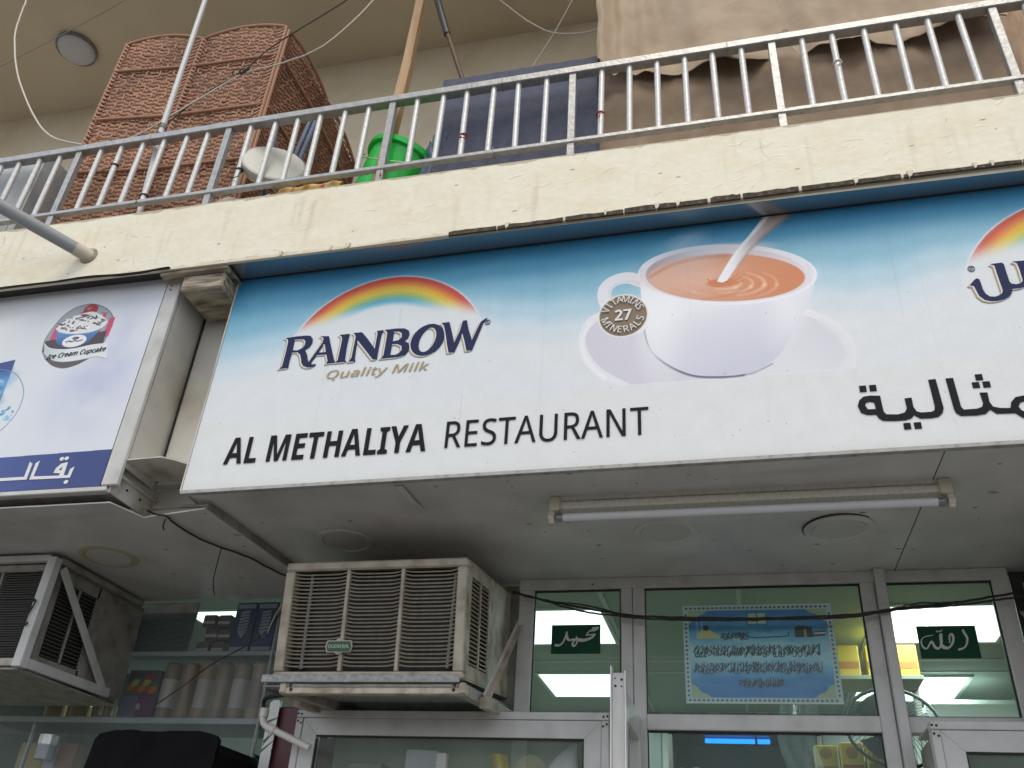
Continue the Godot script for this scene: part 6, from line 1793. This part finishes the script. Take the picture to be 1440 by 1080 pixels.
func balcony_things() -> void:
	M.cane = plain(lin(0.38, 0.20, 0.12), 0.6)
	var wm := plain(Color.WHITE, 0.6)
	wm.vertex_color_use_as_albedo = true
	var sc := thing("folding_screen", "reddish brown woven cane folding screen with arched tops on the balcony", "folding screen", Vector3(-2.55, 3.95, 0.88))
	var lift := 0.0
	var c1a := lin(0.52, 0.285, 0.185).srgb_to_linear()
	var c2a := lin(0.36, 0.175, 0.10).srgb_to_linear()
	weave(0.435, 1.62, 0.05, 0.0138, wm, sc, Transform3D(Basis(Vector3.UP, 0.11), Vector3(-0.212, 0, 0.062)), c1a)
	weave(0.475, 1.62, 0.05, 0.0138, wm, sc, Transform3D(Basis(Vector3.UP, 0.035), Vector3(0.246, 0, 0.029)), c1a)
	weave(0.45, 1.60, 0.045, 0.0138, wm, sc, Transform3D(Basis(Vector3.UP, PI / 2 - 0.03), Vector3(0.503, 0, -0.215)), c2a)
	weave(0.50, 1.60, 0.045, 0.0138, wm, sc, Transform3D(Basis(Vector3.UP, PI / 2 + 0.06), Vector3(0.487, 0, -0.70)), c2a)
	# pale metal cupboard at the far left
	var cab := thing("metal_cupboard", "pale grey metal cupboard behind the left end of the railing", "cupboard", Vector3(-3.50, 3.95, 0.86))
	part("cupboard_body", MB.new().box(Vector3(0, 0.40, 0), Vector3(0.76, 0.80, 0.3), 0.008), grained([[0.0, lin(0.38, 0.40, 0.41)], [1.0, lin(0.50, 0.52, 0.53)]], 0.8, 0.02, 21, 0.5), cab)
	part("cupboard_door", MB.new().box(Vector3(0.0, 0.40, 0.153), Vector3(0.70, 0.74, 0.008), 0.002), grained([[0.0, lin(0.38, 0.40, 0.41)], [1.0, lin(0.50, 0.52, 0.53)]], 0.8, 0.02, 22, 0.5), cab)
	# poles
	var wp := MB.new().tube([Vector3(-2.415, 4.12, 1.03), Vector3(-2.476, 4.75, 1.03), Vector3(-2.515, 5.74, 1.03), Vector3(-2.545, 6.62, 1.03)], 0.0135, 12)
	solo("white_pole", wp, plain(lin(0.62, 0.63, 0.63), 0.35), "slender white pole tied upright to the railing in front of the cane screen", "pole")
	var wood := grained([[0.0, lin(0.28, 0.16, 0.07)], [0.5, lin(0.42, 0.26, 0.13)], [1.0, lin(0.52, 0.34, 0.18)]], 0.5, 0.02, 23, 0.6, 1.0, 0.0, 256, Vector3(1.5, 0.08, 1.5))
	var pp := MB.new()
	pp.bar(Vector3(-1.325, 3.96, 1.005), Vector3(-1.277, 4.95, 1.005), 0.046, 0.046, Vector3(0, 0, 1), 0.003)
	pp.bar(Vector3(-1.279, 4.93, 1.006), Vector3(-1.245, 6.62, 1.006), 0.042, 0.042, Vector3(0, 0, 1), 0.003)
	solo("wooden_post", pp, wood, "light brown square wooden post rising from behind the green bucket", "post")
	var dk := thing("dark_pole", "thin dark leaning pole behind the wooden post", "pole", Vector3(-0.92, 4.0, 0.86))
	part("pole", MB.new().tube([Vector3(0.10, 0.0, 0.02), Vector3(-0.139, 0.961, 0.02), Vector3(-0.255, 1.34, 0.02)], 0.012, 10), plain(lin(0.12, 0.065, 0.035), 0.6), dk)
	part("pole_sleeve", MB.new().tube([Vector3(-0.245, 1.30, 0.02), Vector3(-0.61, 2.60, 0.02)], 0.017, 10), plain(lin(0.03, 0.032, 0.035), 0.5), dk)
	# blue board
	var bb := thing("blue_board", "large slate blue padded board standing behind the railing", "board", Vector3(-0.752, 3.95, 0.975))
	var fb := noise(1.1, 95, 2)
	var bs := MB.new()
	bs.sheet(40, 12, func(u: float, v: float): return Vector3(lerpf(-0.345, 0.345, u), 0.86 * v, 0.018 + 0.002 * fb.get_noise_2d(u * 6.0, v * 0.5) + 0.003 * sin(u * 40.0) * (0.5 + 0.5 * fb.get_noise_2d(u * 3.0, 5.0))))
	part("padded_face", bs, grained([[0.0, lin(0.070, 0.076, 0.115)], [1.0, lin(0.10, 0.108, 0.155)]], 0.3, 0.03, 24, 0.8, 0.6), bb)
	part("core", MB.new().box(Vector3(0, 0.435, -0.008), Vector3(0.70, 0.875, 0.036), 0.006), plain(lin(0.10, 0.112, 0.18), 0.7), bb)
	# bucket, leaning to the right
	var bk := thing("bucket", "bright green plastic bucket leaning behind the railing", "bucket", Vector3(-1.385, 4.14, 0.88))
	bk.rotation.z = -0.36
	var green := plain(lin(0.02, 0.60, 0.075), 0.3)
	part("bucket_wall", MB.new().lathe([Vector2(0, 0), Vector2(0.115, 0.0), Vector2(0.122, 0.01), Vector2(0.157, 0.315), Vector2(0.157, 0.325), Vector2(0.150, 0.325), Vector2(0.112, 0.012), Vector2(0.0, 0.011)], Vector3.ZERO, 36), green, bk)
	part("rim", MB.new().lathe([Vector2(0.158, 0.300), Vector2(0.172, 0.302), Vector2(0.174, 0.326), Vector2(0.166, 0.333), Vector2(0.150, 0.326)], Vector3.ZERO, 36), green, bk)
	var hd := []
	for k in 15:
		var an := PI * k / 14.0
		hd.append(Vector3(cos(an) * 0.177, 0.30 - 0.13 * sin(an), 0.05 + 0.13 * sin(an)))
	part("handle", MB.new().tube(hd, 0.0028, 6), plain(lin(0.45, 0.50, 0.35), 0.4, 0.5), bk)
	# white tub lid, tilted towards the street
	var tl := thing("tub_lid", "round white plastic tub lid leaning tilted against the railing", "lid", Vector3(-1.832, 4.40, 1.005))
	tl.rotation = Vector3(1.25, 0.15, -0.35)
	part("lid", MB.new().lathe([Vector2(0, 0.0), Vector2(0.115, 0.002), Vector2(0.130, 0.0), Vector2(0.137, 0.006), Vector2(0.137, 0.020), Vector2(0.128, 0.024), Vector2(0, 0.020)], Vector3.ZERO, 40), plain(lin(0.54, 0.53, 0.48), 0.4), tl)
	part("tub_wall", MB.new().lathe([Vector2(0, -0.035), Vector2(0.124, -0.035), Vector2(0.128, -0.001)], Vector3.ZERO, 40), plain(lin(0.55, 0.53, 0.38), 0.4), tl)
	# folded umbrella sticks
	for q in [[-1.915, 4.80, -1.895, 4.30, "blue grey stick standing behind the white lid, left one"], [-1.728, 4.80, -1.80, 4.42, "blue grey tube leaning behind the white lid, at the right"], [-1.702, 4.78, -1.77, 4.40, "second blue grey tube leaning beside the first"]]:
		var st := MB.new().tube([Vector3(q[2], q[3] - 0.35, 0.93), Vector3(q[2], q[3], 0.94), Vector3(q[0], q[1], 0.96)], 0.011, 8)
		solo("blue_tube", st, plain(lin(0.13, 0.17, 0.25), 0.5), q[4], "tube", "blue grey tubes behind the lid")
	# cloths lying on the ledge
	var fl := Canvas.new(256, 64, 500.0, Vector2.ZERO, Color(0.80, 0.68, 0.42))
	for k in 40:
		fl.ell(Vector2(rng.randf() * 0.5, rng.randf() * 0.12), rng.randf_range(0.012, 0.03), rng.randf_range(0.008, 0.02), rng.randf_range(-0.5, 0.5), [Color(0.75, 0.30, 0.25), Color(0.85, 0.78, 0.60), Color(0.80, 0.62, 0.30), Color(0.70, 0.45, 0.40)][k % 4], 0.9, 0.5)
	var c1 := MB.new()
	c1.sheet(24, 6, func(u: float, v: float): return Vector3(lerpf(-1.74, -1.46, u), 4.10 + 0.125 * sin(PI * minf(v * 0.9, 0.5)) + 0.006 * sin(u * 17.0), 1.062 - 0.10 * v * v), 0.004)
	solo("floral_cloth", c1, printed(fl.tex(), 0.9), "yellow and red floral cloth stuffed under the railing beside the bucket", "cloth")
	var c2 := MB.new()
	c2.sheet(16, 6, func(u: float, v: float): return Vector3(lerpf(-2.06, -1.78, u), 4.10 + (0.10 + 0.02 * sin(u * 7.0)) * sin(PI * minf(v * 0.9, 0.5)), 1.06 - 0.10 * v * v), 0.004)
	solo("pale_cloth", c2, plain(lin(0.55, 0.50, 0.44), 0.9), "pale crumpled cloth under the railing below the white lid", "cloth")
	var c3 := MB.new()
	var fc := noise(2.0, 97, 3)
	c3.sheet(12, 16, func(u: float, v: float): return Vector3(lerpf(-1.135, -1.07, u) + 0.02 * v * (u - 0.1) + 0.02 * fc.get_noise_2d(v * 5.0, 1.0), lerpf(4.0, 4.47, v), 0.975 + 0.02 * sin(u * 11.0 + v * 4.0) + 0.015 * fc.get_noise_2d(u * 5.0, v * 6.0)), 0.003)
	solo("blue_shirt", c3, plain(lin(0.22, 0.27, 0.38), 0.9), "light blue garment hanging at the left edge of the slate blue board", "garment")
	# blankets
	var beige := grained([[0.0, lin(0.40, 0.30, 0.205)], [0.5, lin(0.47, 0.36, 0.255)], [1.0, lin(0.52, 0.41, 0.30)]], 0.8, 0.012, 25, 0.95, 1.2)
	var f1 := noise(1.0, 98, 3)
	var bl := MB.new()
	bl.sheet(110, 50, func(u: float, v: float):
		var x := lerpf(-0.405, 1.14, u)
		var hem := 4.618 + 0.016 * sin(u * 13.0) + 0.012 * f1.get_noise_2d(u * 9.0, 3.0) + 0.10 * exp(-u * 60.0)
		var y := lerpf(hem, 5.9, v)
		var fold := 0.085 * f1.get_noise_2d(x * 2.6 + 0.25 * v, 0.4 * v) * (1.0 - 0.35 * v) + 0.042 * exp(-u * 11.0) * sin(u * 105.0 + 1.5 * v) + 0.006 * f1.get_noise_2d(x * 7.0, y * 2.5)
		return Vector3(x + 0.012 * f1.get_noise_2d(y * 3.0, 11.0) * (1.0 - u), y, 1.018 + fold * 0.8), 0.005)
	solo("beige_blanket", bl, beige, "large beige blanket hanging behind the right half of the railing", "blanket")
	var brown := grained([[0.0, lin(0.30, 0.22, 0.15)], [1.0, lin(0.40, 0.30, 0.215)]], 0.6, 0.012, 26, 0.95, 1.2)
	var cl := MB.new()
	cl.sheet(110, 16, func(u: float, v: float):
		var x := lerpf(-0.408, 1.12, u)
		var fold := 0.030 * sin(x * 24.0 + 5.0 * f1.get_noise_2d(x * 2.0, 5.0)) * (0.5 + 0.5 * sin(x * 5.0)) + 0.03 * f1.get_noise_2d(x * 5.0, v * 1.5)
		return Vector3(x, lerpf(3.98, 4.80, v), 0.972 + fold * (1.0 - 0.4 * v)), 0.004)
	solo("brown_cloth", cl, brown, "tan brown velvety cloth behind the balusters below the beige blanket", "cloth")
	# lamp on the balcony ceiling
	var lp := thing("ceiling_lamp", "round grey white lamp on the balcony ceiling", "ceiling light", Vector3(-4.16, 6.66, 0.335))
	part("lamp_base", MB.new().lathe([Vector2(0, -0.03), Vector2(0.135, -0.03), Vector2(0.135, 0.0)], Vector3.ZERO, 32), plain(lin(0.22, 0.21, 0.21), 0.5), lp)
	part("lamp_shade", MB.new().lathe([Vector2(0, -0.075), Vector2(0.07, -0.068), Vector2(0.108, -0.052), Vector2(0.122, -0.03)], Vector3.ZERO, 32), plain(lin(0.62, 0.62, 0.65), 0.35), lp)
	# rain spout in the beam
	var sp := thing("rain_spout", "grey plastic rain pipe sticking out of the cream beam at the left edge", "pipe", Vector3(-2.505, 3.894, 1.12))
	part("pipe", MB.new().tube([Vector3(-0.012, 0.003, 0.012), Vector3(-0.227, 0.055, 0.28), Vector3(-0.55, 0.13, 0.68)], 0.0275, 18), plain(lin(0.30, 0.31, 0.32), 0.45), sp)
	part("pipe_socket", MB.new().tube([Vector3(0.006, -0.002, -0.01), Vector3(-0.036, 0.0087, 0.045)], 0.0295, 18), plain(lin(0.55, 0.50, 0.40), 0.6), sp)
	part("sealant", MB.new().lathe([Vector2(0.041, 0), Vector2(0.036, 0.006), Vector2(0.028, 0.008)], Vector3(0, 0, 0.001), 18, Basis(Vector3.RIGHT, PI / 2)), M.old_wood, sp)

func cable(pts: Array, r: float, m: Material, label: String, group := "", shake := 0.0, called := "cable") -> void:
	solo(called, MB.new().tube(wobbly(W3(pts), shake), r, 6), m, label, "cable", group)

func cables() -> void:
	var g1 := "dark cables slung across the shopfront"
	cable([-0.875, 2.775, 0.10, -0.759, 2.742, 0.10, -0.645, 2.716, 0.10, -0.505, 2.688, 0.10, -0.356, 2.667, 0.10, -0.21, 2.660, 0.10, 0.023, 2.653, 0.10, 0.273, 2.656, 0.10, 0.42, 2.663, 0.10, 0.542, 2.680, 0.10, 0.709, 2.694, 0.10, 0.862, 2.716, 0.10, 1.02, 2.745, 0.10], 0.0042, M.wire, "upper strand of the dark cables slung across the windows", g1, 0.0012)
	cable([-0.875, 2.770, 0.106, -0.74, 2.732, 0.106, -0.6, 2.690, 0.106, -0.45, 2.668, 0.106, -0.30, 2.652, 0.106, -0.15, 2.646, 0.106, 0.05, 2.645, 0.106, 0.29, 2.647, 0.106, 0.43, 2.655, 0.106, 0.56, 2.676, 0.106, 0.72, 2.684, 0.106, 0.88, 2.703, 0.106, 1.02, 2.728, 0.106], 0.0036, M.wire, "lower strand of the dark cables slung across the windows", g1, 0.0014)
	cable([-0.70, 2.724, 0.112, -0.55, 2.704, 0.112, -0.38, 2.658, 0.112, -0.2, 2.652, 0.112, 0.1, 2.650, 0.112, 0.35, 2.652, 0.112, 0.5, 2.670, 0.112, 0.62, 2.693, 0.112, 0.75, 2.692, 0.112], 0.003, M.wire, "thin third strand twisted round the cables across the windows", g1, 0.002)
	cable([-1.995, 2.803, 0.955, -1.985, 2.801, 0.92, -1.945, 2.797, 0.905, -1.953, 2.797, 0.836, -1.933, 2.795, 0.708, -1.897, 2.796, 0.613, -1.834, 2.795, 0.505, -1.79, 2.796, 0.32, -1.70, 2.79, 0.25], 0.0038, M.wire, "dark cable running along the cut edge of the lower soffit", "", 0.0008)
	cable([-1.962, 2.796, 0.885, -1.972, 2.775, 0.875, -1.975, 2.765, 0.86], 0.003, M.wire, "short loose cable end hanging from the lower soffit")
	cable([-1.90, 2.795, 0.60, -1.935, 2.757, 0.55, -2.02, 2.735, 0.42, -2.08, 2.72, 0.30], 0.0022, M.wire, "thin grey wire dangling from the soffit of the grocery")
	cable([-2.407, 2.348, 0.03, -2.30, 2.424, 0.03, -2.189, 2.513, 0.03, -1.983, 2.632, 0.03, -1.905, 2.754, 0.03], 0.0026, M.wire, "thin black wire crossing the glass of the grocery shelves")
	cable([-1.955, 2.64, 0.04, -1.93, 2.71, 0.05, -1.90, 2.76, 0.06], 0.0026, M.wire_white, "short pale wire beside the left edge of the badged air conditioner")
	# clothes lines and cables on the balcony
	cable([-1.66, 5.75, 0.93, -1.72, 5.67, 0.93, -1.99, 5.42, 0.95, -2.10, 5.30, 0.96, -2.19, 5.15, 0.97, -2.30, 5.05, 0.985, -2.42, 4.90, 1.0, -2.47, 4.80, 1.012], 0.0036, M.wire, "dark cord tied from the white pole up past the cane screen", "", 0.001)
	cable([-1.50, 5.70, 0.95, -1.56, 5.59, 0.95, -1.66, 5.40, 0.96, -1.80, 5.24, 0.965, -1.98, 5.17, 0.97, -2.18, 5.13, 0.975, -2.36, 4.96, 1.0, -2.55, 4.78, 1.02, -2.66, 4.70, 1.03], 0.0040, M.wire_white, "pale cord sagging from the upper right to the white pole", "", 0.001)
	var kn := MB.new()
	for k in 3:
		var pts := []
		for j in 15:
			var an := TAU * j / 14
			pts.append(Vector3(-2.165 + 0.028 * k - 0.04 + 0.022 * cos(an), 5.135 + 0.014 * sin(an) + 0.004 * k, 0.985 + 0.01 * sin(an + k)))
		kn.tube(pts, 0.003, 6)
	solo("cord_knot", kn, M.wire, "looped knot where the two cords cross in front of the cane screen", "knot")
	var tie := MB.new()
	for y in [4.745, 4.762, 4.70]:
		var pts := []
		for j in 13:
			pts.append(Vector3(-2.4745 + 0.0175 * cos(TAU * j / 12), y + 0.004 * sin(TAU * j / 12), 1.03 + 0.0175 * sin(TAU * j / 12)))
		tie.tube(pts, 0.0028, 6)
	solo("pole_binding", tie, plain(lin(0.25, 0.22, 0.18), 0.8), "cord wound round the white pole above the rail", "string")
	cable([-3.62, 6.0, 1.16, -3.585, 5.85, 1.16, -3.53, 5.55, 1.16, -3.37, 5.20, 1.16, -3.16, 4.87, 1.14, -3.00, 4.70, 1.12, -2.82, 4.63, 1.10], 0.0048, M.wire_white, "thick pale cable hanging down at the far left onto the rail", "", 0.001)
	cable([-4.3, 5.75, 0.8, -4.066, 5.863, 0.8, -3.818, 5.999, 0.8, -3.452, 6.227, 0.8, -3.30, 6.34, 0.8, -2.9, 6.6, 0.8], 0.0030, plain(lin(0.30, 0.26, 0.21), 0.7), "thin line crossing the balcony ceiling by the round lamp")
	cable([-1.22, 6.3, 0.5, -1.05, 6.079, 0.5, -0.886, 5.857, 0.5, -0.743, 5.715, 0.5, -0.607, 5.668, 0.5, -0.493, 5.672, 0.5, -0.30, 5.72, 0.5], 0.0042, M.wire_white, "pale cable drooping to the corner of the beige blanket", "", 0.001)
	cable([-0.55, 6.17, 0.5, -0.633, 5.961, 0.5, -0.723, 5.71, 0.5, -0.818, 5.49, 0.5, -0.86, 5.36, 0.5], 0.0032, M.wire_white, "thin pale cord running down behind the slate blue board")
